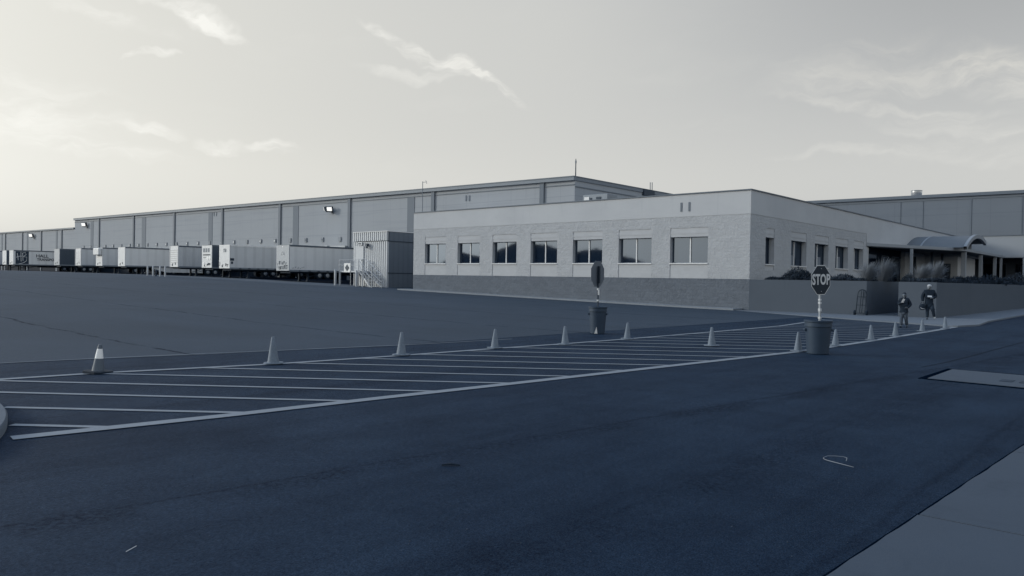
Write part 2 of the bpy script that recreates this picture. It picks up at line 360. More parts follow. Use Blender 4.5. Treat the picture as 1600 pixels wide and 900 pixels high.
# ------------------------------------------------------------------ mesh helpers
def base_of(o):
    v = Vector((0, 0, 0))
    while o is not None: v += Vector(o.location); o = o.parent
    return v
class MB:
    def __init__(s): s.v = []; s.f = []
    def quad(s, *p):
        i = len(s.v); s.v += [tuple(q) for q in p]; s.f.append(tuple(range(i, i+len(p)))); return s
    def box(s, x0, x1, y0, y1, z0, z1, M=None):
        i = len(s.v); P = [(x, y, z) for x in (x0, x1) for y in (y0, y1) for z in (z0, z1)]
        if M is not None: P = [tuple(M @ Vector(p)) for p in P]
        s.v += P
        for q in ((0, 1, 3, 2), (4, 6, 7, 5), (0, 4, 5, 1), (2, 3, 7, 6), (0, 2, 6, 4), (1, 5, 7, 3)): s.f.append(tuple(i+k for k in q))
        return s
    def prism(s, pts, z0, z1, zf=None):       # pts ccw in XY; zf adds a height per point
        i = len(s.v); n = len(pts)
        for zz in (z0, z1):
            for (x, y) in pts: s.v.append((x, y, zz+(zf(x) if zf else 0)))
        s.f.append(tuple(i+k for k in reversed(range(n)))); s.f.append(tuple(i+n+k for k in range(n)))
        for k in range(n): s.f.append((i+k, i+(k+1) % n, i+n+(k+1) % n, i+n+k))
        return s
    def sweep(s, pts, rad, n=8, cap=True):
        pts = [Vector(p) for p in pts]; m = len(pts); i0 = len(s.v)
        for k, p in enumerate(pts):
            t = (pts[min(k+1, m-1)]-pts[max(k-1, 0)]).normalized()
            a = t.cross(Vector((0, 0, 1)));
            if a.length < 1e-3: a = t.cross(Vector((0, 1, 0)))
            a.normalize(); b = t.cross(a)
            r = rad[k] if isinstance(rad, (list, tuple)) else rad
            for j in range(n):
                th = 2*math.pi*j/n; s.v.append(tuple(p+a*(r*math.cos(th))+b*(r*math.sin(th))))
        for k in range(m-1):
            for j in range(n):
                a = i0+k*n+j; b = i0+k*n+(j+1) % n; s.f.append((a, b, b+n, a+n))
        if cap: s.f.append(tuple(i0+j for j in reversed(range(n)))); s.f.append(tuple(i0+(m-1)*n+j for j in range(n)))
        return s
    def tube(s, a, b, r, n=8): return s.sweep([a, b], r, n)
    def lathe(s, prof, c=(0, 0, 0), n=24, sx=1, sy=1, M=None):
        i0 = len(s.v)
        for (r, z) in prof:
            for j in range(n):
                th = 2*math.pi*j/n; p = Vector((r*math.cos(th)*sx, r*math.sin(th)*sy, z))
                if M is not None: p = M @ p
                s.v.append((p.x+c[0], p.y+c[1], p.z+c[2]))
        m = len(prof)
        for k in range(m-1):
            for j in range(n):
                a = i0+k*n+j; b = i0+k*n+(j+1) % n; s.f.append((a, b, b+n, a+n))
        s.f.append(tuple(i0+j for j in reversed(range(n)))); s.f.append(tuple(i0+(m-1)*n+j for j in range(n)))
        return s
    def each(s, name, material, parent=None, **kw):         # every loose piece becomes an object of its own
        par = list(range(len(s.v)))
        def fd(a):
            while par[a] != a: par[a] = par[par[a]]; a = par[a]
            return a
        for f in s.f:
            for k in f[1:]: par[fd(k)] = fd(f[0])
        g = {}
        for f in s.f: g.setdefault(fd(f[0]), []).append(f)
        out = []
        for fs in g.values():
            ids = sorted(set(k for f in fs for k in f)); mp = {k: i for i, k in enumerate(ids)}
            q = MB(); q.v = [s.v[k] for k in ids]; q.f = [tuple(mp[k] for k in f) for f in fs]; out.append(q.build(name, material, parent, **kw))
        return out
    def build(s, name, material, parent=None, local=False, origin=None, smooth=False, bevel=0, solid=0):
        o0 = Vector((0, 0, 0)) if local else (base_of(parent) if parent is not None else Vector(origin or (0, 0, 0)))
        me = bpy.data.meshes.new(name)
        me.from_pydata([tuple(Vector(v)-o0) for v in s.v], [], s.f); me.update()
        me.materials.append(material)
        if smooth:
            for p in me.polygons: p.use_smooth = True
            try: me.set_sharp_from_angle(angle=R_(40))
            except Exception: pass
        o = bpy.data.objects.new(name, me); C.objects.link(o)
        if parent is not None: o.parent = parent
        else: o.location = o0
        if bevel:
            b = o.modifiers.new('bevel', 'BEVEL'); b.width = bevel; b.segments = 2; b.limit_method = 'ANGLE'
        return o
def thing(name, label, cat, loc=(0, 0, 0), group=None):
    o = bpy.data.objects.new(name, None); C.objects.link(o); o.location = loc; o.empty_display_size = .3
    return tag(o, label, cat, group)
def tag(o, label, cat, group=None):
    o['label'] = label; o['category'] = cat
    if group: o['group'] = group
    return o
def struct(o): o['kind'] = 'structure'; return o
KIDS = {}
def kids(o):
    return [c for c in C.objects if c.parent is o]
def dup(root, loc, label, rotz=None):
    r = root.copy(); C.objects.link(r); r.location = loc; r['label'] = label
    if rotz is not None: r.rotation_euler = (0, 0, rotz)
    for ch in kids(root):
        c = ch.copy(); C.objects.link(c); c.parent = r
        for g in kids(ch):
            d = g.copy(); C.objects.link(d); d.parent = c
    return r
def text_mesh(txt, size, M, material, name, parent, bold=0.0, sx=1.0, depth=.004, align='CENTER', local=False, space=1.0):
    cu = bpy.data.curves.new(name, 'FONT'); cu.body = txt; cu.size = size; cu.align_x = align; cu.align_y = 'CENTER'
    cu.offset = bold; cu.extrude = depth; cu.space_character = space; cu.resolution_u = 3
    t = bpy.data.objects.new(name, cu); C.objects.link(t)
    dg = bpy.context.evaluated_depsgraph_get(); me = bpy.data.meshes.new_from_object(t.evaluated_get(dg))
    bpy.data.objects.remove(t)
    off = Vector((0, 0, 0)) if local else (base_of(parent) if parent is not None else Vector((0, 0, 0)))
    for v in me.vertices:
        v.co = M @ Vector((v.co.x*sx, v.co.y, v.co.z)) - off
    me.materials.clear(); me.materials.append(material)
    o = bpy.data.objects.new(name, me); C.objects.link(o); o.parent = parent; return o
def frame_mat(org, xdir, ydir):              # local x,y drawn along xdir,ydir
    x = Vector(xdir).normalized(); y = Vector(ydir).normalized(); zz = x.cross(y)
    m = Matrix((x, y, zz)).transposed().to_4x4(); m.translation = Vector(org); return m

# ------------------------------------------------------------------ ground
stations = [-6000, -1500, -600, -400, -300, -250, -220] + [-200+2*i for i in range(0, 88)] + [-25+.5*i for i in range(1, 50)] + [0, 1.5, 30, 120, 600, 6000]
def sheet(name, ylo, yhi, xs, dz, material, lbl=None):
    m = MB(); xs = sorted(xs)
    for a, b in zip(xs, xs[1:]):
        m.quad((a, ylo(a), gz(a)+dz), (b, ylo(b), gz(b)+dz), (b, yhi(b), gz(b)+dz), (a, yhi(a), gz(a)+dz))
    return struct(m.build(name, material))
sheet('ground', lambda x: -6000, lambda x: 6000, stations, 0, m_asph)
bd = [(-6000, -100), (-22, -100), (-18, -10), (-16.1, 4.1), (-15.3, 7.5), (-14.6, 12.45), (-14.3, 42)]
def ylo(x):
    for (a, ya), (b, yb) in zip(bd, bd[1:]):
        if a <= x <= b: return ya+(yb-ya)*(x-a)/(b-a)
    return 42
sheet('old_yard_asphalt', ylo, lambda x: 62, [x for x in stations if -6000 < x < -14.4]+[-18.25, -16.1, -15.3, -14.6, -14.45, -14.3], .004, m_lot)
# pale edge line where the two pavings meet
m = MB(); pl = [(G(*p).x, G(*p).y) for p in ((-60, 571), (0, 568), (160, 560), (320, 553), (480, 546), (640, 539), (800, 530))]
for k, ((xa, ya), (xb, yb)) in enumerate(zip(pl, pl[1:])):
    d = Vector((xb-xa, yb-ya)).normalized(); n = Vector((-d.y, d.x))*(.03 if k % 2 else .04)
    m.quad((xa-n.x, ya-n.y, gz(xa)+.008), (xb-n.x, yb-n.y, gz(xb)+.008), (xb+n.x, yb+n.y, gz(xb)+.008), (xa+n.x, ya+n.y, gz(xa)+.008))
struct(m.build('pavement_edge_line', mat('faded_line', .17, .8, .3, 4)))

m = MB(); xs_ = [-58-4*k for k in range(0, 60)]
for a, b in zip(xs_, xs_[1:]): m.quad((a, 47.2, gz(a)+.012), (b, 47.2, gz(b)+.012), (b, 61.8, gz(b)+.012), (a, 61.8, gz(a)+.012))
struct(m.build('dock_shade_sheet', mat('painted_dock_shade', .006, 1, .4, .6, spec=.03)))  # dark ground with the shade under the trailers painted into its colour
m = MB()
for a, b in zip(xs_, xs_[1:]): m.quad((a, 41.6, gz(a)+.008), (b, 41.6, gz(b)+.008), (b, 46.9, gz(b)+.008), (a, 46.9, gz(a)+.008))
struct(m.build('landing_pad', mat('worn_pad_concrete', .062, .9, .3, .4)))
# crosswalk: two border lines and the slanted bars between them
far_px = [(-90, 600), (0, 593.5), (153, 583.5), (427, 569.5), (627, 556), (773, 545), (883, 537.5), (980, 530), (1112, 519), (1220, 509.5), (1287, 499.5)]
near_px = [(18, 685.5), (350, 650.5), (600, 622), (800, 600), (1000, 577.5), (1250, 549.5), (1361, 533), (1441, 520), (1492, 511.5)]
far = [G(*p) for p in far_px]; near = [G(*p) for p in near_px]
def line_strip(m, pts, wd):
    for a, b in zip(pts, pts[1:]):
        d = (b-a); d.z = 0; d.normalize(); n = Vector((-d.y, d.x, 0))*wd/2
        P = [a-n, b-n, b+n, a+n]; m.quad(*[(p.x, p.y, gz(p.x)+.010) for p in P])
m = MB(); line_strip(m, far, .17); struct(m.build('crosswalk_border_line', m_paint))
m = MB(); line_strip(m, near, .21); struct(m.build('crosswalk_border_line', m_paint))
def cross(pts, o, d):
    best = None
    for a, b in zip(pts, pts[1:]):
        e = b-a; den = d.x*e.y-d.y*e.x
        if abs(den) < 1e-9: continue
        t = ((a.x-o.x)*e.y-(a.y-o.y)*e.x)/den; s = ((a.x-o.x)*d.y-(a.y-o.y)*d.x)/den
        if -1e-6 <= s <= 1+1e-6: best = o+d*t
    return best
hd = (G(350, 645.5)-G(0, 636.5)); hd.z = 0; hd.normalize(); hn = Vector((-hd.y, hd.x, 0))
m = MB()
o = G(145, 667.5)
i = -0
while i < 40:
    c0 = o + Vector((.08, 1, 0)).normalized()*(1.455*i)
    a = cross(near, c0-hd*30, hd); b = cross(far+[], c0-hd*30, hd)
    if i == 0: b = G(18, 664.5)
    if i == 1: b = G(6, 637)
    if b is None and i < 3: b = a-hd*7
    if a is None and b is not None and b.y < 38:      # ends against the walkway
        a = cross([Vector((-7.3, 35.6, 0)), Vector((-11.1, 37.4, 0)), Vector((-13.6, 38.8, 0)), Vector((-17.4, 41, 0))], c0-hd*30, hd)
    if a is None or b is None: i += 1; continue
    w_ = hn*.055
    m.quad(*[(p.x, p.y, gz(p.x)+.008) for p in (b-w_, a-w_, a+w_, b+w_)])
    i += 1
struct(m.build('crosswalk_bars', m_paint))

# near pavement with joints
m = MB(); ys = [6.13+3.05*k for k in range(-8, 12)]
rr = random.Random(3)
for a, b in zip(ys, ys[1:]):
    n = 14; pts = []
    for k in range(n+1):
        y = a+.011+(b-a-.022)*k/n; pts.append((-1.52+.047*(y-4.55)+rr.uniform(-.006, .006), y))
    m.prism([(6, a+.011), (6, b-.011)]+list(reversed(pts)), -.1, .022)
struct(m.build('near_pavement', m_conc))
m = MB(); m.prism([(-1.552+.047*(-23.55), -19), (6, -19), (6, 42), (-1.552+.047*37.45, 42)], -.1, .006)
struct(m.build('pavement_joint_bed', m_dark))
# storm drain slab
t = thing('storm_drain', 'pale concrete storm drain slab with square openings set in the asphalt', 'drain', (-2.5, 16.2, 0))
m = MB(); m.prism([(-3.52, 15.32), (-1.06, 15.15), (-1.0, 17.25), (-3.55, 17.4)], -.1, .018); m.build('slab', m_conc, t)
m = MB(); m.prism([(-3.66, 15.24), (-1.06, 15.05), (-1.0, 17.42), (-3.66, 17.52)], -.1, .012); m.build('tar_edge', m_dark, t)
for k in range(4):
    m = MB(); x = -2.5+.30*k; m.box(x, x+.19, 15.85, 16.2, .019, .026); m.build('opening', mat('drain_opening', .03, .9), t)
m = MB()
for k in range(14):
    pass
sealed = [G(1440, 574), G(1480, 566), G(1520, 556), G(1560, 545), G(1605, 533)]
mm = MB()
for a, b in zip(sealed, sealed[1:]):
    n = Vector((.02, .04, 0)); mm.quad(*[(p.x, p.y, .0045) for p in (a-n, b-n, b+n, a+n)])
struct(mm.build('tar_seam', mat('tar', .007, .95, .3, 8, spec=.08)))
# rounded kerb island at the left edge
t = MB(); rprof = [(1.02, -.1), (1.02, .09), (.99, .115), (.0, .125)]
t.lathe(rprof[:3]+[(.001, .125)], (0, 0, 0), 64, sx=.6/1.02, sy=1.95/1.02)
rd = ray(12, 662); rd.z = 0; rd.normalize(); ra_ = math.atan2(-rd.x, rd.y)
t.v = [tuple(Matrix.Rotation(ra_, 3, 'Z') @ Vector(v)) for v in t.v]
cx = G(12, 662); isl = t.build('kerb_island', m_walk, local=True, smooth=True); isl.location = (cx.x-.6*math.cos(ra_), cx.y-.6*math.sin(ra_), 0)
tag(isl, 'round pale concrete kerb island cut by the left edge of the photo', 'kerb island')

# walkway in front of the office and planters
m = MB()
xs = [-51.2+1.0*k for k in range(0, 32)]
for a, b in zip(xs, xs[1:]): m.prism([(a, 42.35), (b, 42.35), (b, 43.6), (a, 43.6)], -.2, .11, gz)
struct(m.build('office_kerb_strip', mat('kerb_strip_concrete', .19, .85, .12, 1.5, extra=conc)))
m = MB(); m.prism([(-20.2, 42.55), (-17.4, 41), (-13.6, 38.8), (-11.1, 37.4), (-7.3, 35.6), (-6.9, 37.5), (-7.3, 42), (-7.6, 60), (-8, 120), (-9.7, 120), (-9.7, 43.6), (-11.5, 43.6), (-11.5, 56), (-13.1, 56), (-13.1, 43.6), (-20.2, 43.6)], -.2, .045)
struct(m.build('walkway', m_kerb))
m = MB(); m.prism([(-7.3, 35.6), (-7.1, 35.6), (-6.7, 37.5), (-7.1, 42), (-7.4, 60), (-7.8, 120), (-8, 120), (-7.6, 60), (-7.3, 42), (-6.9, 37.5)], -.2, .07)
struct(m.build('kerb', m_kerb))
m = MB()
m.box(-19.78, -13.4, 43.9, 103, -.2, 1.74); m.box(-13.4, -11.2, 56, 103, -.2, 1.74); m.box(-11.2, -10.0, 43.9, 120, -.2, 1.74)
struct(m.build('terrace', m_soil))
PLT = -19.8
def planter(name, label, boxes, cap):
    t = thing(name, label, 'wall', (boxes[0][0], 43.6, 0)); m = MB()
    for b in boxes: m.box(*b)
    m.build('wall', m_planter, t); return t
planter('planter_wall', 'smooth grey planter wall joined to the office corner, with shrubs on top', [(-19.8, -13.1, 43.6, 43.9, -.2, 1.90), (-13.4, -13.1, 43.9, 56, -.2, 1.90)], 0)
t = planter('planter_wall', 'grey planter wall right of the dark stair opening, turning back beside the driveway', [(-11.5, -9.7, 43.6, 43.9, -.2, 1.88), (-11.5, -11.2, 43.9, 56, -.2, 1.88)], 0)
m = MB(); m.prism([(-10.0, 43.9), (-9.7, 43.9), (-9.7, 120), (-10.0, 120)], -.2, 1.87); m.build('side_wall', m_planter, t)

# ------------------------------------------------------------------ facades with openings
def facade(mb, axis, plane, u0, u1, z0, z1, holes, depth):
    def P(u, z_, d=0.0): return (u, plane+d, z_) if axis == 'Y' else (plane-d, u, z_)
    us = sorted(set([u0, u1]+[h[0] for h in holes]+[h[1] for h in holes])); zs = sorted(set([z0, z1]+[h[2] for h in holes]+[h[3] for h in holes]))
    us = [u for u in us if u0 <= u <= u1]; zs = [q for q in zs if z0 <= q <= z1]
    for a, b in zip(us, us[1:]):
        for c, d in zip(zs, zs[1:]):
            mu, mz = (a+b)/2, (c+d)/2
            if any(h[0] < mu < h[1] and h[2] < mz < h[3] for h in holes): continue
            mb.quad(P(a, c), P(b, c), P(b, d), P(a, d))
    for (a, b, c, d) in holes:
        mb.quad(P(a, c), P(a, d), P(a, d, depth), P(a, c, depth)); mb.quad(P(b, c), P(b, d), P(b, d, depth), P(b, c, depth))
        if c > z0: mb.quad(P(a, c), P(b, c), P(b, c, depth), P(a, c, depth))
        if d < z1: mb.quad(P(a, d), P(b, d), P(b, d, depth), P(a, d, depth))
def bx(axis, plane, u0, u1, d0, d1, z0, z1, mb=None):      # box by facade coordinates, d = inward depth
    mb = mb or MB()
    return mb.box(u0, u1, plane+d0, plane+d1, z0, z1) if axis == 'Y' else mb.box(plane-d1, plane-d0, u0, u1, z0, z1)

OFX, OFY, OTOP = -19.8, 43.6, 7.29
office = thing('office_building', 'single storey block office with seven front windows and dark painted base', 'building', (OFX, OFY, 0))
Z_BAND, Z_SILL, Z_HEAD, Z_LINT, Z_PAR = 1.92, 2.89, 4.57, 5.15, 5.87
fw = [(664, 696.5), (715, 749.5), (769.5, 807), (829, 870.5), (895, 941), (966.5, 1018), (1047, 1106)]
front = [(PY(a, 390, OFY).x, PY(b, 390, OFY).x) for a, b in fw]
sw = [(1196, 1209.5), (1236, 1260), (1273, 1294.5), (1305.5, 1325), (1334, 1349)]
side = [(PX(a, 395, OFX).y, PX(b, 395, OFX).y) for a, b in sw]
XL = PY(646, 400, OFY).x
m = MB(); facade(m, 'Y', OFY, XL, OFX, Z_BAND, Z_PAR, [(a, b, Z_BAND, Z_LINT) for a, b in front], .05)
m.build('split_face_wall', m_split, office)
m = MB(); facade(m, 'Y', OFY, XL, OFX, -.3, Z_BAND, [], 0); bx('Y', OFY, XL, OFX, .02, .3, Z_BAND-.01, Z_BAND, m); m.build('base_band', m_band, office)
m = MB(); facade(m, 'Y', OFY-.015, XL, OFX+.015, Z_PAR, OTOP, [], 0); facade(m, 'X', OFX+.015, OFY-.015, 65.5, Z_PAR, OTOP, [], 0)
facade(m, 'X', OFX+.015, 65.5, 97.5, 5.16, OTOP, [], 0)
m.quad((XL, OFY-.015, Z_PAR), (OFX+.015, OFY-.015, Z_PAR), (OFX+.015, OFY+.1, Z_PAR), (XL, OFY+.1, Z_PAR))
m.quad((XL, OFY, -.3), (XL, 61.8, -.3), (XL, 61.8, OTOP), (XL, OFY, OTOP))
m.build('parapet', m_parapet, office)
m = MB(); facade(m, 'X', OFX, OFY, 65.5, 1.7, Z_PAR, [(a, b, Z_BAND+.6, Z_LINT) for a, b in side], .05)
m.build('side_wall', m_split, office)
def window(axis, plane, a, b, sill, head, mull, blind=None, infill=True, rev=.28, fm=None, lo=Z_BAND):
    fm = fm or m_frame
    w_ = MB(); fr = .045
    bx(axis, plane, a, a+fr, rev-.05, rev+.05, sill, head, w_); bx(axis, plane, b-fr, b, rev-.05, rev+.05, sill, head, w_)
    bx(axis, plane, a+fr, b-fr, rev-.05, rev+.05, sill, sill+fr, w_); bx(axis, plane, a+fr, b-fr, rev-.05, rev+.05, head-fr, head, w_)
    o = w_.build('window', fm, office)
    if mull: bx(axis, plane, (a+b)/2-.035, (a+b)/2+.035, rev-.06, rev+.04, sill+fr, head-fr).build('mullion', m_sill, o)
    cuts = [a+fr, (a+b)/2-.035, (a+b)/2+.035, b-fr] if mull else [a+fr, b-fr]
    for k in range(0, len(cuts), 2):
        bx(axis, plane, cuts[k], cuts[k+1], rev, rev+.015, sill+fr, head-fr).build('pane', m_glass, o)
    bx(axis, plane, a-.02, b+.02, -.05, rev-.055, sill-.06, sill-.002).build('sill', m_sill, o)
    if blind:
        for (f0, f1, h0, h1) in blind:
            bx(axis, plane, a+fr+(b-a-2*fr)*f0, a+fr+(b-a-2*fr)*f1, rev-.012, rev-.003, sill+fr+(head-sill)*h0, sill+fr+(head-sill-2*fr)*h1).build('blind', m_blind, o)
    if infill:
        q = MB(); bx(axis, plane, a, b, .03, rev+.1, head, Z_LINT-.001, q); 
        bx(axis, plane, a+.003, b-.003, .015, .028, head+.2, Z_LINT-.2, q)
        q.build('lintel_panel', m_smooth, office)
        q = MB(); bx(axis, plane, a, b, .03, rev+.1, lo+.001, sill-.062, q); q.build('sill_panel', m_smooth, office)
    q = MB(); bx(axis, plane, a, a+.003, .052, rev+.1, sill, head, q); bx(axis, plane, b-.003, b, .052, rev+.1, sill, head, q)
    q.each('window_reveal', m_smooth, office)
for a, b in front: window('Y', OFY, a, b, Z_SILL, Z_HEAD, True)
bl = [None, [(.02, .45, 0, .42)], [(.5, .8, 0, .45)], [(.45, .75, 0, .55)], None]
for k, (a, b) in enumerate(side): window('X', OFX, a, b, Z_SILL, Z_HEAD, k > 0, blind=bl[k], fm=m_frame_d, rev=.38, lo=Z_BAND+.6)
# coping and roof
m = MB(); m.box(XL-.06, OFX+.07, OFY-.08, OFY+.25, OTOP, OTOP+.07); m.box(OFX-.25, OFX+.07, OFY+.25, 97.5, OTOP, OTOP+.07); m.build('coping', m_cope, office)
m = MB(); m.box(XL, OFX-.02, OFY+.02, 61.79, OTOP-.3, OTOP-.2); m.box(-46.4, OFX-.02, 61.79, 102.8, OTOP-.3, OTOP-.2); m.build('roof', m_roof, office)
for (a, b) in ((1063.5, 1066), (1076, 1078.5)):
    q = PY(a, 325, OFY); q2 = PY(b, 325, OFY); m = MB(); bx('Y', OFY, q.x, q2.x, -.05, -.016, 6.2, 6.78, m); m.build('scupper', m_strip, office)
# recessed loggia under the canopy
m = MB(); facade(m, 'X', OFX, 65.5, 97.5, 1.7, 5.158, [(66.2, 77.0, 1.7, 4.95), (84.2, 90, 1.75, 4.2)], .5)
m.quad((OFX-4, 66.2, 1.7), (OFX-4, 77, 1.7), (OFX-4, 77, 5), (OFX-4, 66.2, 5)); m.build('entrance_wall', m_split, office)
for a, b in ((67, 69.6), (71.2, 73), (74.2, 76.4)):
    q = MB(); q.box(OFX-3.98, OFX-3.93, a, b, 1.9, 4.3); q.v = [(x+3.57, y, z_) for x, y, z_ in q.v]; o = q.build('window', m_frame_d, office); q = MB(); q.box(OFX-.36, OFX-.34, a+.08, b-.08, 1.98, 4.22); q.build('pane', m_glass2, o)
q = MB(); q.box(OFX-.45, OFX-.40, 66.21, 76.99, 1.75, 4.94); q.build('entrance_shade_panel', m_shade, office)  # added dark panel, puts the porch shade into the opening as colour
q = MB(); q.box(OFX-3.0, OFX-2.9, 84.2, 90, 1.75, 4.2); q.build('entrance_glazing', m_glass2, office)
# dark glazed bay
for (y0, y1) in ((79.0, 80.6),):
    q = MB(); q.box(OFX+.01, OFX+.05, y0, y1, 2.2, 4.5); o = q.build('window', m_frame_d, office); q = MB(); q.box(OFX+.05, OFX+.06, y0+.08, y1-.08, 2.28, 4.42); q.build('pane', m_glass2, o)
# vestibule
m = MB(); facade(m, 'Y', 84.0, OFX, -16.9, 1.74, 4.6, [(-18.5, -17.5, 1.76, 3.9)], .2); facade(m, 'X', -16.9, 84.0, 92, 1.74, 4.6, [], 0); m.build('vestibule_wall', m_smooth, office)
q = MB(); q.box(-18.5, -17.5, 84.16, 84.2, 1.76, 3.9); o = q.build('vestibule_door', m_frame_d, office); q = MB(); q.box(-18.4, -17.6, 84.13, 84.155, 2.0, 3.8); q.build('pane', m_glass2, o)
q = MB(); q.box(OFX+.02, -16.5, 83.6, 92.4, 4.6, 4.95); q.build('vestibule_roof', m_canopy, office)
# canopy
ZC = 5.16
P1 = PX(1350, 378, OFX); cpts = [(OFX+.02, 65.5), (-15.2, 78.5), (-15.2, 96.8), (30, 96.8), (30, 102), (OFX+.02, 102)]
m = MB(); m.prism(cpts, ZC-.28, ZC-.03); m.build('canopy', m_canopy, office)
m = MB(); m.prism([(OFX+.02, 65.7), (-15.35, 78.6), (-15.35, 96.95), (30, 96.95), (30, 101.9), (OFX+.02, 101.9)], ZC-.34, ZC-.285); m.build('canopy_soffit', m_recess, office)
# wing wall above the canopy
m = MB(); m.box(-15.2+.0-4.5, 30, 97.6, 97.9, ZC-.02, OTOP); m.build('wing_parapet', mat('wing_parapet_paint', .25, .85, .05, .4), office)
m = MB(); m.box(OFX, 30, 97.5, 97.95, OTOP, OTOP+.08); m.build('wing_coping', m_cope, office)
m = MB(); m.box(OFX, 30, 101.9, 102.1, 1.7, ZC); m.build('wing_wall', m_recess, office)
for k in range(8):
    q = MB(); x = -18+3.2*k; q.box(x, x+2.4, 101.82, 101.89, 1.9, 4.4); o = q.build('window', m_frame_d, office); q = MB(); q.box(x+.07, x+2.33, 101.79, 101.815, 1.97, 4.33); q.build('pane', m_glass2, o)
def post(x, y, w_, material=m_post, zt=ZC-.345):
    m = MB(); m.box(x-w_/2, x+w_/2, y-w_/2, y+w_/2, 1.74, zt); m.build('canopy_post', material, office)
post(-17.75, 70.95, .2); post(-15.45, 79.2, .36); post(-15.45, 86.7, .27); post(-15.45, 94.0, .27); post(-15.3, 96.6, .22)
post(-17.9, 78.5, .2, m_postd); post(-17.9, 84.0-1.6, .2, m_postd); post(-13.2, 96.6, .22); post(-9, 96.6, .22); post(-16.9, 95.5, .2)
# barrel vault
m = MB(); YC, HS, ZF, RISE = 82.0, 5.3, ZC-.02, 1.3
rad = (HS*HS+RISE*RISE)/(2*RISE); zc = ZF+RISE-rad; amax = math.asin(HS/rad); N = 18
def arch(r): return [(YC+r*math.sin(-amax+1.62*amax*k/N), zc+r*math.cos(-amax+1.62*amax*k/N)) for k in range(N+1)]
o_, i_ = arch(rad), arch(rad-.12)
def vault(m, xa, xb, o_, i_):
    for k in range(N):
        for arr in (o_, i_): m.quad((xa, *arr[k]), (xa, *arr[k+1]), (xb, *arr[k+1]), (xb, *arr[k]))
        for x in (xa, xb): m.quad((x, *o_[k]), (x, *o_[k+1]), (x, *i_[k+1]), (x, *i_[k]))
vault(m, -24, -15.0, o_, i_); m.build('vault_roof', m_vault, office, smooth=True)
m = MB(); vault(m, -15.0, -14.75, arch(rad+.1), arch(rad-.25)); m.build('vault_edge', m_canopy, office); m = MB(); vault(m, -18.6, -18.45, arch(rad+.04), arch(rad+.01)); m.build('vault_seam', m_canopy, office)
m = MB(); i0 = arch(rad-.14)+[(arch(rad)[-1][0], ZC-.02)]; m.quad(*[(-16.0, y, z_) for (y, z_) in i0]); m.build('vault_end_wall', m_strip, office)

# ------------------------------------------------------------------ warehouse
WY, WXR = 61.8, PY(898, 300, 61.8).x
wh = thing('warehouse', 'long tall grey warehouse with dock doors, dark wall strips and roof trim', 'building', (WXR, WY, 0))
XB = PY(117, 350, WY).x
def ztop(x): return 12.12 + (-x+WXR)*0.0102
XE = -340.0
m = MB(); m.quad((WXR, WY, -.3), (XB, WY, 1.3), (XB, WY, ztop(XB)), (WXR, WY, ztop(WXR)))
m.quad((WXR, WY, -.3), (WXR, 103, -.3), (WXR, 103, ztop(WXR)-.0), (WXR, WY, ztop(WXR)))
m.quad((XB, WY, 1), (XB, 120, 1), (XB, 120, ztop(XB)), (XB, WY, ztop(XB)))
m.quad((WXR, WY, ztop(WXR)-.3), (WXR, 140, ztop(WXR)-.3), (XB, 140, ztop(XB)-.3), (XB, WY, ztop(XB)-.3))
m.build('wall', m_tilt, wh)
zl0 = PY(117, 356, WY).z; zl1 = PY(0, 362, WY); 
def zlow(x): return zl0+(zl1.z-zl0)*(x-XB)/(zl1.x-XB)*.6
m = MB(); m.quad((XB, WY+.01, 1), (XE, WY+.01, 1), (XE, WY+.01, zlow(XE)), (XB, WY+.01, zlow(XB)))
m.quad((XB, WY+.01, zlow(XB)-.3), (XE, WY+.01, zlow(XE)-.3), (XE, 140, zlow(XE)-.3), (XB, 140, zlow(XB)-.3)); m.build('low_wing_wall', m_tilt, wh)
def slopebox(m, xa, xb, zf, d0, d1, h0, h1, y=WY):
    i = len(m.v)
    for x in (xa, xb):
        for (yy, hh) in ((y+d0, h0), (y+d1, h0), (y+d1, h1), (y+d0, h1)): m.v.append((x, yy, zf(x)+hh))
    for k in range(4): m.f.append((i+k, i+(k+1) % 4, i+4+(k+1) % 4, i+4+k))
    m.f.append((i, i+1, i+2, i+3)); m.f.append((i+4, i+5, i+6, i+7))
m = MB(); slopebox(m, WXR+.1, XB, ztop, -.32, .2, -.28, .06); m.box(WXR, WXR+.12, WY+.2, 103, ztop(WXR)-.28, ztop(WXR)+.06); m.build('roof_gutter', m_trim, wh)
m = MB(); slopebox(m, WXR+.12, XB, ztop, -.36, .2, .062, .16); m.box(WXR-.1, WXR+.16, WY+.2, 103, ztop(WXR)+.062, ztop(WXR)+.16); m.build('roof_coping', m_cope, wh)
m = MB(); slopebox(m, WXR+.05, XB, ztop, -.08, -.002, -.75, -.66); m.box(WXR+.002, WXR+.06, WY, 103, ztop(WXR)-.95, ztop(WXR)-.85); m.build('trim_rail', m_cope, wh)
m = MB(); slopebox(m, XB-.1, XE, zlow, -.25, .2, -.22, .1); m.build('low_wing_gutter', m_cope, wh)
for px in (847, 677, 546.5, 438, 348, 273, 209.5, 155.5):
    x = PY(px, 350, WY).x; m = MB(); i = 0
    m.box(x-.28, x+.28, WY-.18, WY-.002, 0, ztop(x)-.29); m.build('pilaster', m_pil, wh)
for px in (96.8, 65, 35.5, 9):
    x = PY(px, 370, WY).x; m = MB(); m.box(x-.3, x+.3, WY-.18, WY+.008, 0, zlow(x)-.25); m.build('pilaster', m_pil, wh)
for (a, b) in ((636.5, 647.5), (458, 466.5), (326, 332), (222, 228), (142, 146)):
    xa, xb = PY(a, 350, WY).x, PY(b, 350, WY).x; m = MB(); m.box(xa, xb, WY-.05, WY-.003, 0, ztop(xb)-.76); m.build('dark_wall_strip', m_strip, wh)
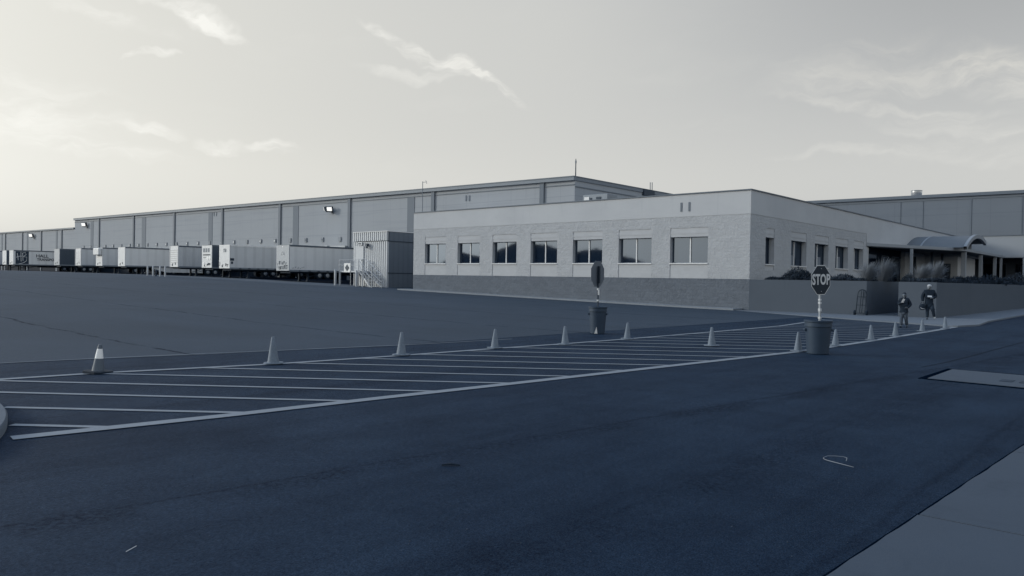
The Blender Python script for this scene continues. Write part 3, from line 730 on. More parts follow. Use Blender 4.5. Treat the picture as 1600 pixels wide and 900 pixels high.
for (a, b) in ((87.5, 89.8), (42, 44), (2.5, 4)):
    xa, xb = PY(a, 370, WY).x, PY(b, 370, WY).x; m = MB(); m.box(xa, xb, WY-.05, WY+.007, 0, zlow(xb)-.25); m.build('dark_wall_strip', m_strip, wh)
for px, py in ((728.5, 310), (733.5, 310), (334.5, 335), (338.5, 335)):
    q = PY(px, py, WY); m = MB(); m.box(q.x-.1, q.x+.1, WY-.06, WY-.003, q.z-.3, q.z+.35); m.build('scupper', m_strip, wh)
q = PX(1013, 303, WXR); m = MB(); m.box(WXR+.003, WXR+.25, q.y-1.3, q.y+1.0, q.z-.25, q.z+.45); m.build('wall_box', m_postd, wh)
# dock doors with a pale shelter header, small lamp box above each
for k in range(25):
    x = -87.0-4.15*k; g = gz(x)
    if x < XB+2: break
    q = MB(); q.box(x-1.35, x+1.35, WY-.06, WY-.012, g+1.25, g+4.1); d = q.build('dock_door', m_recess, wh)
    q = MB(); q.box(x-1.75, x+1.75, WY-.5, WY-.02, g+4.12, g+4.62); q.build('shelter_header', m_tr_nose2, d)
    q = MB(); q.box(x-1.75, x-1.37, WY-.5, WY-.02, g+1.2, g+4.1); q.box(x+1.37, x+1.75, WY-.5, WY-.02, g+1.2, g+4.1); q.each('shelter_pad', m_under, d)
    q = MB(); zz = 6.78+(g-1.25)*.85; q.box(x-.26, x+.26, WY-.14, WY-.003, zz-.3, zz+.3); l = q.build('wall_lamp', m_trim, wh)
    q = MB()
    if k % 3: q.box(x-.16, x+.16, WY-.17, WY-.142, zz-.12, zz+.1); q.build('lamp_glass', m_lampw if k > 3 else m_strip, l)
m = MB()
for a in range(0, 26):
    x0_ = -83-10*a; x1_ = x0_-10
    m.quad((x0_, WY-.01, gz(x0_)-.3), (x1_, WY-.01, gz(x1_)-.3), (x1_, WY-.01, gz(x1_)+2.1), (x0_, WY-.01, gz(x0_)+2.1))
m.build('shaded_dock_base', m_shade, wh)  # dark dock wall foot, coloured near-black to hold the shade behind trailers

# second warehouse behind the office wing
m_tilt2 = mat('tilt_up_concrete_dark', .145, .9, .05, .25, extra=panels)
w2 = thing('warehouse', 'high plain grey warehouse wall rising behind the entrance wing on the right', 'building', (0, 103, 0))
def zt2(x): return 12.75-(x+40)*.0045
m = MB(); m.quad((WXR, 103, -.3), (140, 103, -.3), (140, 103, zt2(140)), (WXR, 103, zt2(WXR)))
m.quad((WXR, 103, zt2(WXR)-.3), (140, 103, zt2(140)-.3), (140, 150, zt2(140)-.3), (WXR, 150, zt2(WXR)-.3)); m.build('wall', m_tilt2, w2)
m = MB(); slopebox(m, WXR+.2, 140, zt2, -.25, .2, -.25, .12, 103); m.build('roof_coping', m_cope, w2)
m = MB(); slopebox(m, WXR+.2, 140, zt2, -.06, -.002, -.6, -.52, 103); m.build('trim_rail', m_cope, w2)
for px in (1407, 1442, 1516.5, 1597):
    x = PY(px, 340, 103).x; wdt = .09 if px == 1516.5 else .02; m = MB(); m.box(x-wdt, x+wdt, 102.95, 102.998, 6, zt2(x)-.6); m.build('panel_joint', m_cope, w2)

# ------------------------------------------------------------------ roof things
def rooftop(px, py, Y): return PY(px, py, Y)
q = rooftop(931, 313, 56); zt_ = rooftop(931, 303.5, 56).z; x0_, x1_ = rooftop(911, 310, 56).x, rooftop(949, 310, 56).x; x2_ = rooftop(960, 310, 56).x
t = thing('rooftop_unit', 'pale air handling unit with dark hood on the office roof', 'roof unit', (x0_, 56, OTOP-.2))
m = MB(); m.box(x0_, x1_, 56, 57.6, OTOP-.2, zt_); m.build('housing', m_hvac, t, bevel=.03)
m = MB(); m.box(x0_+.15, x0_+.7, 55.96, 55.995, zt_-.9, zt_-.2); m.build('access_panel', m_sill, t)
m = MB(); m.box(x1_-1.2, x1_-.7, 55.95, 55.995, zt_-.45, zt_-.25); m.box(x1_-1.9, x1_-1.7, 55.95, 55.995, zt_-.5, zt_-.3); m.each('vent', m_postd, t)
m = MB(); m.box(x1_+.01, x2_, 56.1, 57.5, OTOP-.2, zt_-.45); m.build('intake_hood', m_postd, t)
q = PY(901, 279, WY+.3); q2 = PY(901, 248, WY+.3)
t = thing('roof_mast', 'single dark mast on the near roof corner of the warehouse', 'mast', (WXR-.2, WY+.4, ztop(WXR)-.3))
m = MB(); m.sweep([(WXR-.15, WY+.3, ztop(WXR)-.3), (WXR-.15, WY+.3, q2.z-.6), (WXR-.15, WY+.3, q2.z)], [.06, .05, .035]); m.build('pole', m_postd, t)
m = MB(); m.lathe([(.03, 0), (.08, .05), (.08, .3), (.03, .35)], (WXR-.15, WY+.3, q2.z-.5), 10); m.build('tip', m_trim, t)
for i, px in enumerate((1016, 1019)):
    a = PX(px, 302, WXR-.5); b = PX(px, 285, WXR-.5); m = MB(); m.tube((a.x, a.y, a.z-.6), (b.x, b.y, b.z), .05, 6); m.lathe([(.11, 0), (.11, .2)], (a.x, a.y, a.z-.6), 8)
    tag(m.build('roof_antenna', m_cope, origin=(a.x, a.y, a.z-.6)), ['left one of the close pair of thin antennas on the warehouse roof edge', 'right one of the close pair of thin antennas on the warehouse roof edge'][i], 'antenna', 'pair of roof antennas')
a = PY(660, 327, OFY+1); b = PY(660.5, 283.5, OFY+1)
t = thing('weather_mast', 'thin mast with small cross arm standing on the left end of the office roof', 'mast', (a.x, OFY+1, OTOP-.2))
m = MB(); m.tube((a.x, OFY+1, OTOP-.2), (b.x, OFY+1, b.z), .03, 6); m.lathe([(.12, 0), (.12, .08)], (a.x, OFY+1, OTOP-.2), 8); m.build('pole', m_trim, t)
m = MB(); m.tube((b.x, OFY+1, b.z-.08), (b.x+.42, OFY+1, b.z-.08), .02, 6); m.build('arm', m_trim, t)
m = MB(); m.tube((b.x+.4, OFY+1, b.z+.06), (b.x+.5, OFY+1, b.z-.08), .02, 6); m.tube((b.x+.5, OFY+1, b.z-.08), (b.x+.55, OFY+1, b.z-.25), .02, 6); m.build('wind_vane', m_trim, t)
a = PY(1432, 309, 108)
t = thing('exhaust_fan', 'shiny metal mushroom fan on the roof behind the entrance', 'roof fan', (a.x, 108, zt2(a.x)-.3))
m = MB(); m.lathe([(.35, -.2), (.35, .55), (.5, .6), (.62, .75), (.64, 1.35), (.6, 1.38)], (a.x, 108, zt2(a.x)-.15), 20); m.build('cowl', mat('bright_metal', .6, .3, .05, 5, metal=.8), t, smooth=True)
m = MB(); m.lathe([(.66, 1.36), (.66, 1.44), (.2, 1.5)], (a.x, 108, zt2(a.x)-.15), 20); m.build('cap', m_hvac, t, smooth=True)
a = PY(1290, 317, 107); m = MB(); m.lathe([(1.25, -.4), (1.25, .22), (1.0, .42), (.5, .5), (.05, .5)], (a.x, 107, zt2(a.x)-.1), 20)
tag(m.build('roof_ventilator', m_trim, origin=(a.x, 107, zt2(a.x)-.4), smooth=True), 'low round grey ventilator on the roof where the office parapet meets it', 'roof vent')
# floodlights
def flood(px, py, s, label, two, Y=WY):
    q = PY(px, py, Y-.8); t = thing('floodlight', label, 'floodlight', (q.x, Y, q.z), 'floodlights on the warehouse wall')
    m = MB(); m.tube((q.x, Y-.01, q.z-.3*s), (q.x, Y-.8, q.z-.3*s), .05*s, 6); m.tube((q.x-.35*s, Y-.8, q.z-.3*s), (q.x+.35*s, Y-.8, q.z-.3*s), .05*s, 6); m.box(q.x-.15*s, q.x+.15*s, Y-.1, Y-.02, q.z-.5*s, q.z-.1*s); m.build('bracket', m_lampd, t)
    for k, dx in enumerate((.38, -.45) if two else (.1,)):
        rot = Matrix.Translation((q.x+dx*s, Y-.85, q.z)) @ Matrix.Rotation(R_(25 if k == 0 else -65), 4, 'Z') @ Matrix.Rotation(R_(15), 4, 'X')
        m = MB(); m.box(-.36*s, .36*s, .06, .35*s, -.26*s, .26*s, rot); h = m.build('housing', m_lampd, t, bevel=.02)
        m = MB(); m.box(-.32*s, .32*s, .0, .055, -.22*s, .22*s, rot); m.build('lamp_glass', m_lamp, h)
flood(512, 327, 1.15, 'twin headed floodlight high on the wall above the near trailers', True)
flood(130, 351, 1.5, 'lit floodlight at the left end of the tall warehouse wall', False)
flood(47.5, 368, 1.5, 'lit floodlight on the lower warehouse wing at far left', False)

# ------------------------------------------------------------------ dock booth and stairs
BY = 45.8; bl_, br_ = PY(552.5, 400, BY).x, PY(606, 400, BY).x; bt = PY(606, 361.5, BY).z; bb = gz(br_)
t = thing('dock_booth', 'ribbed metal dock office booth with dark side wall and grey door', 'building', (br_, BY, bb)); booth = t
m = MB(); m.box(bl_+.12, br_, BY+.15, WY-.4, bb-.3, bt-.02); m.build('walls', mat('booth_side_sheet', .12, .6, .08, 1, extra=ribs(.6, .9, 1)), t)
m = MB(); n = 17; pitch = (br_-bl_)/n
for k in range(n):
    x = bl_+pitch*k; 
    for (zz0, zz1, dd) in ((bb-.2, bt-.92, 0.0), (bt-.86, bt, -.08)):
        a, b, c, d = x, x+pitch*.55, x+pitch*.65, x+pitch*.92
        y0_, y1_ = BY+dd, BY+dd+.14
        m.quad((a, y0_, zz0), (b, y0_, zz0), (b, y0_, zz1), (a, y0_, zz1)); m.quad((b, y0_, zz0), (c, y1_, zz0), (c, y1_, zz1), (b, y0_, zz1))
        m.quad((c, y1_, zz0), (d, y1_, zz0), (d, y1_, zz1), (c, y1_, zz1)); m.quad((d, y1_, zz0), (x+pitch, y0_, zz0), (x+pitch, y0_, zz1), (d, y1_, zz1))
m.build('front_cladding', m_booth, t)
m = MB(); m.box(bl_-.02, br_+.03, BY-.12, WY-.4, bt, bt+.06); m.build('roof_trim', m_sill, t)
m = MB(); m.box(br_+.002, br_+.04, BY-.02, WY-.4, bt-.95, bt-.88); m.box(br_+.002, br_+.03, BY, WY-.4, bb+1.35, bb+1.42); m.build('side_rail', m_postd, t)
def booth_pt(px, py, dy=0): return PY(px, py, BY+dy)
fl = booth_pt(560, 423.5, -.6).z                       # landing level
da, db = booth_pt(555.5, 400, -.05).x, booth_pt(567, 400, -.05).x; dt = booth_pt(560, 386, -.05).z
m = MB(); m.box(da, db, BY-.05, BY-.01, fl+.02, dt); d = m.build('door', m_door, t)
m = MB(); m.box(db-.16, db-.06, BY-.11, BY-.052, fl+1.0, fl+1.12); m.build('handle', m_postd, d)
m = MB(); m.box(da-.08, da-.002, BY-.06, BY-.01, fl, dt+.08); m.box(db+.002, db+.08, BY-.06, BY-.01, fl, dt+.08); m.box(da, db, BY-.06, BY-.01, dt+.002, dt+.08); m.each('door_frame', m_galv, t)
q = booth_pt(561, 381, -.2); m = MB(); m.box(q.x-.35, q.x+.35, BY-.12, BY-.09, q.z-.16, q.z+.16); o = m.build('wall_sign', m_booth, t); 
m = MB(); m.box(q.x-.22, q.x+.2, BY-.135, BY-.121, q.z-.05, q.z+.06); m.build('sign_marking', m_black, o)
q = booth_pt(572.5, 383, -.3); m = MB(); m.box(q.x-.15, q.x+.12, BY-.35, BY-.09, q.z-.12, q.z+.15); m.lathe([(.1, -.05), (.14, -.25)], (q.x, BY-.25, q.z-.05), 10); m.build('door_lamp', m_lampd, t)
# stairs: landing and flight down to the right, parallel to the booth front
sx0 = booth_pt(533, 424, -1.3).x; sx1 = booth_pt(573, 424, -1.3).x; sxe = booth_pt(597, 424, -.7).x
g0 = gz(sx1); st_ = thing('access_stairs', 'pale steel access stairs with handrails leading to the booth door', 'stairs', (sx1, BY-1, g0))
m = MB(); m.box(sx0, sx1-1.0, BY-1.5, BY-.12, fl-.12, fl); m.build('landing', m_galv, st_)
x_top = sx1-1.0; run = (fl-g0)*1.05; nst = 8
for side_y in (BY-1.5, BY-.25):
    m = MB(); a = Vector((x_top, side_y, fl)); b = Vector((x_top+run, side_y, g0)); m.v += [tuple(p) for p in (a, b, b+Vector((.28, 0, 0)), a+Vector((.05, 0, .0)), )]
    i = len(m.v)-4; m.v += [(v[0], v[1]+.05, v[2]) for v in m.v[i:i+4]]
    m.f += [(i, i+1, i+2, i+3), (i+4, i+5, i+6, i+7), (i, i+1, i+5, i+4), (i+3, i+2, i+6, i+7), (i+1, i+2, i+6, i+5), (i, i+3, i+7, i+4)]
    m.build('stringer', m_sill, st_)
for k in range(nst):
    m = MB(); x = x_top+run*(k+.5)/nst; zz = fl-(fl-g0)*(k+1)/(nst+1); m.box(x-.1, x+.2, BY-1.44, BY-.26, zz-.03, zz); m.build('tread', m_galv, st_)
r = .028
for side_y in (BY-1.5, BY-.2):
    m = MB()
    for h in (.55, 1.05):
        m.tube((x_top, side_y, fl+h), (x_top+run, side_y, g0+h), r, 6)
    for k in (0, .5, 1): m.tube((x_top+run*k, side_y, fl-(fl-g0)*k-.1+.1*k), (x_top+run*k, side_y, fl-(fl-g0)*k+1.05), r*1.2, 6)
    m.build('handrail', m_rail, st_)
m = MB()
for h in (.55, 1.05):
    m.tube((sx0, BY-1.5, fl+h), (x_top, BY-1.5, fl+h), r, 6); m.tube((sx0, BY-1.5, fl+h), (sx0, BY-.15, fl+h), r, 6)
for xx, yy in ((sx0, BY-1.5), (sx0, BY-.15), (x_top, BY-1.5)): m.tube((xx, yy, g0-.1), (xx, yy, fl+1.05), r*1.5, 6)
m.build('landing_rail', m_rail, st_)
m = MB()
for xx, yy in ((sx0+.05, BY-1.45), (x_top-.3, BY-1.45), (x_top-.1, BY-.2)): m.box(xx-.06, xx+.06, yy-.06, yy+.06, g0-.2, fl-.12)
m.each('support_post', m_rail, st_)
q = booth_pt(543, 418.5, -1.5); m = MB(); s_ = .32; m.quad((q.x, BY-1.54, q.z-s_), (q.x+s_, BY-1.54, q.z), (q.x, BY-1.54, q.z+s_), (q.x-s_, BY-1.54, q.z)); m.box(q.x-.42, q.x+.42, BY-1.535, BY-1.52, q.z-.4, q.z+.42)
m2 = MB(); m2.box(q.x-.5, q.x+.5, BY-1.55, BY-1.53, q.z-.42, q.z+.45); m2.build('rail_panel', m_tr_side, st_)
m2 = MB(); Mx = frame_mat((q.x, BY-1.57, q.z), (1, 0, 0), (0, 0, 1)) @ Matrix.Rotation(R_(45), 4, 'Z'); m2.box(-.23, .23, -.23, .23, -.01, .01, Mx); m2.build('warning_diamond', m_postd, st_)
# second rail line in front of the booth down to the ground
xa, xb = booth_pt(567, 405, -2.2).x, booth_pt(596, 449, -2.2).x; g1 = gz(xb)
t = thing('stair_guard_rail', 'thin galvanised guard rail sloping down in front of the ribbed booth wall', 'railing', (xa, BY-2.3, g1))
m = MB()
zr0 = booth_pt(567, 405, -2.3).z; zr1 = booth_pt(596, 432, -2.3).z
m.sweep([(xa-.6, BY-2.3, zr0), (xa+.5, BY-2.3, zr0), (xb+.1, BY-2.3, zr1+.15), (xb+.15, BY-2.3, g1)], .028, 6)
m.tube((xa+.1, BY-2.3, zr0-1.0), (xb+.1, BY-2.3, g1+.15), .024, 6); m.tube((xa+.1, BY-2.3, zr0-.5), (xb+.1, BY-2.3, g1+.6), .024, 6)
m.build('rail', m_rail, t)
m = MB(); m.tube((xa+.1, BY-2.3, g1-.05), (xa+.1, BY-2.3, zr0), .05, 6); m.tube((.5*(xa+xb)+.1, BY-2.3, g1-.05), (.5*(xa+xb)+.1, BY-2.3, .5*(zr0+zr1)+.1), .04, 6); m.each('post', m_rail, t)
m = MB()
for k in range(9): m.tube((xa+.3+.25*k, BY-2.0, g1), (xa+.3+.25*k, BY-2.0, g1+1.25), .014, 5)
for k in range(5): m.tube((xa+.3, BY-2.0, g1+.12+.28*k), (xb-.1, BY-2.0, g1+.12+.28*k), .014, 5)
m.build('mesh_panel', m_rail, t)

# bollards
def bollard_proto(px, py, h, label, grp):
    p = G(px, py); m = MB(); m.lathe([(.1, 0), (.1, h-.06), (.085, h-.02), (.02, h)], n=14)
    b = m.build('bollard', m_rail, local=True, smooth=True); b.location = p; tag(b, label, 'bollard', grp); return b
def place_on(px, y):                                  # on the ground at the given distance plane
    q = PY(px, 430, y); return Vector((q.x, y, gz(q.x)))
b0 = bollard_proto(230, 433, 1.25, 'x', 'bollards in the yard beside the trailers')
gl_ = ['leftmost bollard of the yard group, standing by the hydrant', 'bollard of the yard group just left of the dark hydrant', 'bollard of the yard group just right of the dark hydrant', 'rightmost bollard of the yard group by the hydrant']
for k, px in enumerate((230.5, 239, 250, 258)):
    if k == 0: b = b0
    else: b = b0.copy(); C.objects.link(b)
    b.location = place_on(px, 40.2); b['label'] = gl_[k]
for px, lb in ((524, 'pale bollard just left of the booth stairs landing'), (557, 'pale bollard standing in front of the ribbed booth beneath the stairs')):
    b = b0.copy(); C.objects.link(b); b.location = place_on(px, 44.0); b['label'] = lb; b.scale = (1.15, 1.15, 1.25); b['group'] = 'bollards by the booth'
p = place_on(243.5, 40.6); m = MB(); m.lathe([(.17, 0), (.17, .05), (.11, .08), (.11, .6), (.15, .62), (.15, .66), (.1, .78), (.03, .84)], n=14); m.tube((-.2, 0, .45), (.2, 0, .45), .06, 8); m.tube((0, -.18, .4), (0, 0, .4), .07, 8)
h = m.build('fire_hydrant', m_postd, local=True, smooth=True); h.location = p; tag(h, 'small dark fire hydrant between the yard bollards', 'hydrant')

# ------------------------------------------------------------------ trailers
TL, TW, TB, TH = 15.9, 2.6, 1.18, 4.0
def wheel(m, x, y, r=.5, w_=.26):
    Mx = Matrix.Rotation(R_(90), 4, 'Y'); m.lathe([(r*.55, -w_/2), (r*.93, -w_/2), (r, -w_/2+.05), (r, w_/2-.05), (r*.93, w_/2), (r*.55, w_/2)], (x, y, r), 20, M=Mx)
def trailer(pxr, label, side_m, nose_m, ribbed=False, nose='plain', skirt=False, fridge=False, height=TH, railm=None, kind='semi_trailer', nose_ribs=False, length=TL, yoff=0.0):
    NY = 45.6+yoff; q = PY(pxr, 410, NY); xc = q.x-TW/2; g = gz(xc)
    t = thing(kind, label, 'trailer', (xc, NY, g), 'semi trailers parked along the dock')
    W = TW/2; railm = railm or m_rail_d
    m = MB(); m.box(-W, W, .06, length, TB, height)
    if ribbed:
        k = .5
        while k < length-.2: m.box(W, W+.035, k, k+.11, TB+.16, height-.14); k += .42
    m.build('body', side_m, t, local=True)
    m = MB(); m.box(-W, W, -.03, .055, TB, height)
    if nose_ribs:
        for k in range(7): m.box(-W+.22, W-.22, -.075, -.031, TB+.62+k*.27, TB+.72+k*.27)
        m.box(-W, -W+.1, -.09, -.031, TB, height); m.box(W-.1, W, -.09, -.031, TB, height)
    m.build('nose_panel', nose_m, t, local=True, bevel=.02)
    m = MB(); m.box(-W-.02, W+.025, -.04, length, height+.001, height+.05); m.box(W+.001, W+.03, .06, length, height-.13, height); m.build('top_rail', railm, t, local=True)
    m = MB(); m.box(W+.001, W+.035, .06, length, TB-.08, TB+.12); m.box(-W-.035, -W-.001, .06, length, TB-.08, TB+.12); m.each('bottom_rail', m_trim, t, local=True)
    m = MB(); m.box(-W+.3, W-.3, .3, length-.1, TB-.25, TB-.002); m.box(-.6, -.45, 8, length, .75, TB-.25); m.box(.45, .6, 8, length, .75, TB-.25)
    m.box(-W+.1, W-.1, length-.15, length-.02, .55, TB-.26); m.build('underframe', m_under, t, local=True)
    for sx in (-1, 1):
        m = MB(); m.box(sx*.85-.09, sx*.85+.09, 2.55, 2.75, .12, TB-.25); m.box(sx*.85-.17, sx*.85+.17, 2.48, 2.82, 0, .12); m.tube((sx*.85, 2.7, .5), (sx*.85, 4.0, TB-.3), .04, 6); m.build('landing_leg', m_under, t, local=True)
    for ay in (length-3.1, length-1.85):
        m = MB(); m.tube((-1.1, ay, .5), (1.1, ay, .5), .07, 8); m.build('axle', m_under, t, local=True)
        for sx in (-1, 1):
            m = MB(); wheel(m, sx*1.1, ay); wheel(m, sx*.8, ay); wo_ = m.build('wheel', m_rubber, t, local=True, smooth=True)
            m = MB(); Mx = Matrix.Rotation(R_(90), 4, 'Y'); m.lathe([(.27, 0), (.24, .04), (.1, .05), (.1, .1), (.03, .11)] if sx > 0 else [(.03, -.11), (.1, -.1), (.1, -.05), (.24, -.04), (.27, 0)], (sx*1.235, ay, .5), 16, M=Mx); m.build('hub', m_hub, wo_, local=True, smooth=True)
    m = MB(); m.box(-W+.05, -W+.65, length-.9, length-.87, .2, TB-.3); m.box(W-.65, W-.05, length-.9, length-.87, .2, TB-.3); m.each('mudflap', m_rubber, t, local=True)
    if skirt:
        m = MB(); m.v += [(W-.05, 4.0, .9), (W-.05, 6.2, .35), (W-.05, length-4, .35), (W-.05, length-4, TB-.09), (W-.05, 4.0, TB-.09)]; i = 0
        m.v += [(v[0]-.04, v[1], v[2]) for v in m.v[:5]]; m.f += [(0, 1, 2, 3, 4), (5, 6, 7, 8, 9)]+[(k, (k+1) % 5, 5+(k+1) % 5, 5+k) for k in range(5)]; m.build('side_skirt', m_tr_side2, t, local=True)
    if fridge:
        m = MB(); m.box(-W+.15, W-.15, -.55, -.035, height-1.15, height-.05); m.build('cooling_unit', m_tr_nose, t, local=True, bevel=.12)
    m = MB(); m.lathe([(.05, 0), (.05, .03)], (-.3, -.05, TB+.45), 8, M=Matrix.Rotation(R_(90), 4, 'X')); m.box(-.6, -.35, -.05, -.031, TB+.15, TB+.4); m.box(.3, .5, -.05, -.031, TB+.3, TB+.62); m.build('coupling_box', m_black, t, local=True)
    return t
def on_side(px, py, T): return PX(px, py, T.location.x+TW/2)
T1 = trailer(452, 'nearest trailer to the booth, pale graffitied nose', m_tr_side, m_tr_nose2)
T2 = trailer(359, 'long grey trailer with bright white nose and numbers, second from the booth', m_tr_side2, m_tr_nose, railm=m_tr_side)
T3 = trailer(331, 'trailer with dark side and light stickered nose behind the white nosed one', m_tr_dark, m_tr_nose, nose_ribs=False)
T4 = trailer(279, 'ribbed container trailer with corrugated grey side and ribbed nose', m_tr_side2, m_tr_nose, ribbed=True, nose_ribs=True)
T5 = trailer(195.5, 'plain pale trailer with a long side skirt beside the bollards', m_tr_side, m_tr_nose, skirt=True)
T6 = trailer(160, 'refrigerated trailer with bulging cooling unit on its nose', m_tr_side2, m_tr_nose, fridge=True)
T7 = trailer(127, 'grey trailer with ribbed light nose left of the refrigerated one', m_tr_side2, m_tr_nose, nose_ribs=True)
T8 = trailer(93, 'dark ribbed container trailer with grey nose right of the logo trailer', m_tr_dark, m_tr_nose2, ribbed=True)
T9 = trailer(21, 'pale trailer with large company name and dark logo square on its side', m_tr_side, m_tr_nose)
T10 = trailer(10, 'white nosed trailer with plain side just left of the logo trailer', m_tr_dark, m_tr_nose)
T11 = trailer(-6, 'last trailer at the left edge of the photo, mostly cut off', m_tr_side2, m_tr_nose)
# lettering
def side_text(T, txt, px, py, size, material, sx=1.0, bold=.0, name='lettering', align='CENTER'):
    q = on_side(px, py, T); o = frame_mat((TW/2+.042, q.y-T.location.y, q.z-T.location.z), (0, 1, 0), (0, 0, 1))
    return text_mesh(txt, size, o, material, name, T, bold=bold, sx=sx, local=True, align=align)
def nose_text(T, txt, x, z_, size, material, sx=1.0, bold=0.0, rot=0):
    o = frame_mat((x, -.05, z_), (1, 0, 0), (0, 0, 1)) @ Matrix.Rotation(R_(rot), 4, 'Z'); return text_mesh(txt, size, o, material, 'lettering', T, bold=bold, sx=sx, local=True)
q0, q1 = on_side(24.2, 400, T9), on_side(45, 400, T9)
m = MB(); y0_, y1_ = q0.y-T9.location.y, q1.y-T9.location.y; m.box(TW/2+.002, TW/2+.02, y0_, y1_, TB+.15, TH-.16); m.build('logo_panel', m_logo, T9, local=True)
def lp(fx, fz): return (TW/2+.035, y0_+(y1_-y0_)*fx, TB+.15+(TH-TB-.3)*fz)
m = MB()
for st_pts in ([(.12, .85), (.17, .6), (.2, .3)], [(.40, .95), (.40, .6), (.42, .2)], [(.05, .52), (.25, .6), (.48, .62)], [(.52, .85), (.55, .5), (.56, .25)], [(.50, .85), (.72, .92), (.80, .75), (.58, .58)], [(.58, .58), (.85, .55), (.82, .25), (.6, .1), (.25, .0)]):
    m.sweep([lp(*s_) for s_ in st_pts], .04, 5)
m.build('logo_strokes', m_white, T9, local=True)
def side_fit(T, txt, pa, pb, py, h, material, bold):
    a_, b_ = on_side(pa, py, T), on_side(pb, py, T); o = side_text(T, txt, pa, py, h, material, bold=bold, align='LEFT')
    xs = [v.co.y for v in o.data.vertices]; k = (b_.y-a_.y)/(max(xs)-min(xs)); x0 = min(xs)
    for v in o.data.vertices: v.co.y = (a_.y-T.location.y)+(v.co.y-x0)*k
side_fit(T9, 'HALL', 56.5, 76, 400, .85, m_black, .012)
side_fit(T9, 'TRANSPO', 57.5, 84.5, 405.6, .70, m_black, .012)
nose_text(T1, 'STORAGE', .15, TB+.32, .55, m_trim, sx=.72, bold=.0, rot=1)
def scribble(T, x0, x1, z0, z1, n, seed, rad_, material, side=False):
    r_ = random.Random(seed); m = MB()
    for k in range(n):
        x = x0+(x1-x0)*(k+.5)/n; P = [(x+r_.uniform(-.08, .08), r_.uniform(z0, z1)) for _ in range(3)]
        m.sweep([(TW/2+.04, a, b) if side else (a, -.045, b) for a, b in P], rad_, 5)
    m.build('graffiti', material, T, local=True)
scribble(T1, -1.1, .9, TB+.62, TB+1.15, 9, 4, .022, m_trim); scribble(T1, -1.15, -.7, TB+.2, TB+.6, 3, 5, .03, m_tr_nose); scribble(T1, -.3, .35, TH-1.3, TH-.55, 5, 6, .025, m_white)
scribble(T1, .3, 1.9, TB+.25, TB+.5, 8, 7, .02, m_trim, True); scribble(T4, 8.0, 12.0, TH-1.0, TH-.7, 9, 8, .03, m_black, True); scribble(T2, 7.3, 7.5, TB+1.2, TB+1.9, 1, 9, .03, m_black, True)
m = MB()
for k in range(3): m.box(-.95+.62*k, -.55+.62*k, -.06, -.031, TH-.85, TH-.35)
m.build('faded_mark', m_trim, T3, local=True)
m = MB(); m.box(-.95, .95, -.055, -.031, TH-1.25, TH-1.12); m.box(-.9, .9, -.055, -.031, TH-1.55, TH-1.5); m.build('dark_stripe', m_black, T3, local=True)
m = MB(); m.box(.62, .98, -.05, -.031, TB+.56, TB+.64); m.build('graffiti_bar', m_black, T1, local=True)
m = MB(); m.box(-.08, .1, -.05, -.031, TH-.22, TH-.1); m.build('marker_lamp', m_white, T1, local=True)
nose_text(T2, '158', .1, TH-.65, .62, m_trim, sx=.8, bold=.01)
m = MB(); m.box(.55, 1.0, -.05, -.031, TB+.45, TB+.52); m.box(.7, .8, -.05, -.031, TB+.2, TB+.45); m.box(-1.1, -1.04, -.05, -.031, TB+.3, TB+.8); m.each('nose_mark', m_black, T2, local=True)
q = on_side(362.5, 412, T2); m = MB(); yy = q.y-T2.location.y; m.box(TW/2+.002, TW/2+.03, yy-.25, yy+.25, TB+.95, TB+1.25); m.box(TW/2+.002, TW/2+.03, yy-.12, yy+.12, TB+.55, TB+.85); m.build('side_placard', m_postd, T2, local=True)
for T in (T1, T2):
    m = MB()
    for k in range(12): m.box(TW/2+.037, TW/2+.06, 1.2+1.2*k, 1.5+1.2*k, TB-.02, TB+.05)
    m.build('side_reflector', m_black, T, local=True)
m = MB()
for dx in (.25, .78):
    Mx = frame_mat((dx, -.045, TB+1.25), (1, 0, 0), (0, 0, 1)) @ Matrix.Rotation(R_(45), 4, 'Z'); m.box(-.22, .22, -.22, .22, -.01, .012, Mx)
m.box(-.9, -.62, -.06, -.031, TB+.3, TB+.75); m.box(-.3, -.05, -.06, -.031, TB+.2, TB+.5); m.each('white_placard', m_white, T3, local=True)
m = MB(); m.box(.5, .95, -.06, -.031, TB+.35, TB+.6); m.box(.1, .3, -.06, -.031, TB+.3, TB+.5); m.each('dark_placard', m_black, T3, local=True)

# ------------------------------------------------------------------ traffic cones
def cone_proto(h, body_m, base_m, collar=False):
    t = thing('traffic_cone', 'x', 'cone', group='traffic cones along the crosswalk')
    m = MB(); m.lathe([(.104, .015), (.096, .05), (.033, h-.025), (.024, h), (.005, h)], n=20); m.build('cone_body', body_m, t, local=True, smooth=True)
    m = MB()
    s_ = .19 if collar else .165; c_ = .06; m.prism([(-s_, -s_+c_), (-s_+c_, -s_), (s_-c_, -s_), (s_, -s_+c_), (s_, s_-c_), (s_-c_, s_), (-s_+c_, s_), (-s_, s_-c_)], 0, .042 if collar else .022); m.build('cone_base', base_m, t, local=True, bevel=.006)
    if collar:
        r_ = lambda z_: .101-(z_-.015)*(.101-.030)/(h-.03); m = MB(); m.lathe([(r_(.25)+.002, .25), (r_(.41)+.002, .41)], n=20); m.build('collar', m_collar, t, local=True, smooth=True)
    return t
cp = cone_proto(.47, m_cone, m_cone); cs = cone_proto(.48, m_cone_s, m_coned, True)
base_px = [(427, 569), (627, 555.5), (773, 544.5), (883, 538.5), (980, 530), (1112, 541), (1247, 549), (1305, 541), (1361, 531.5), (1399, 525.5), (1441, 518), (1477, 514)]
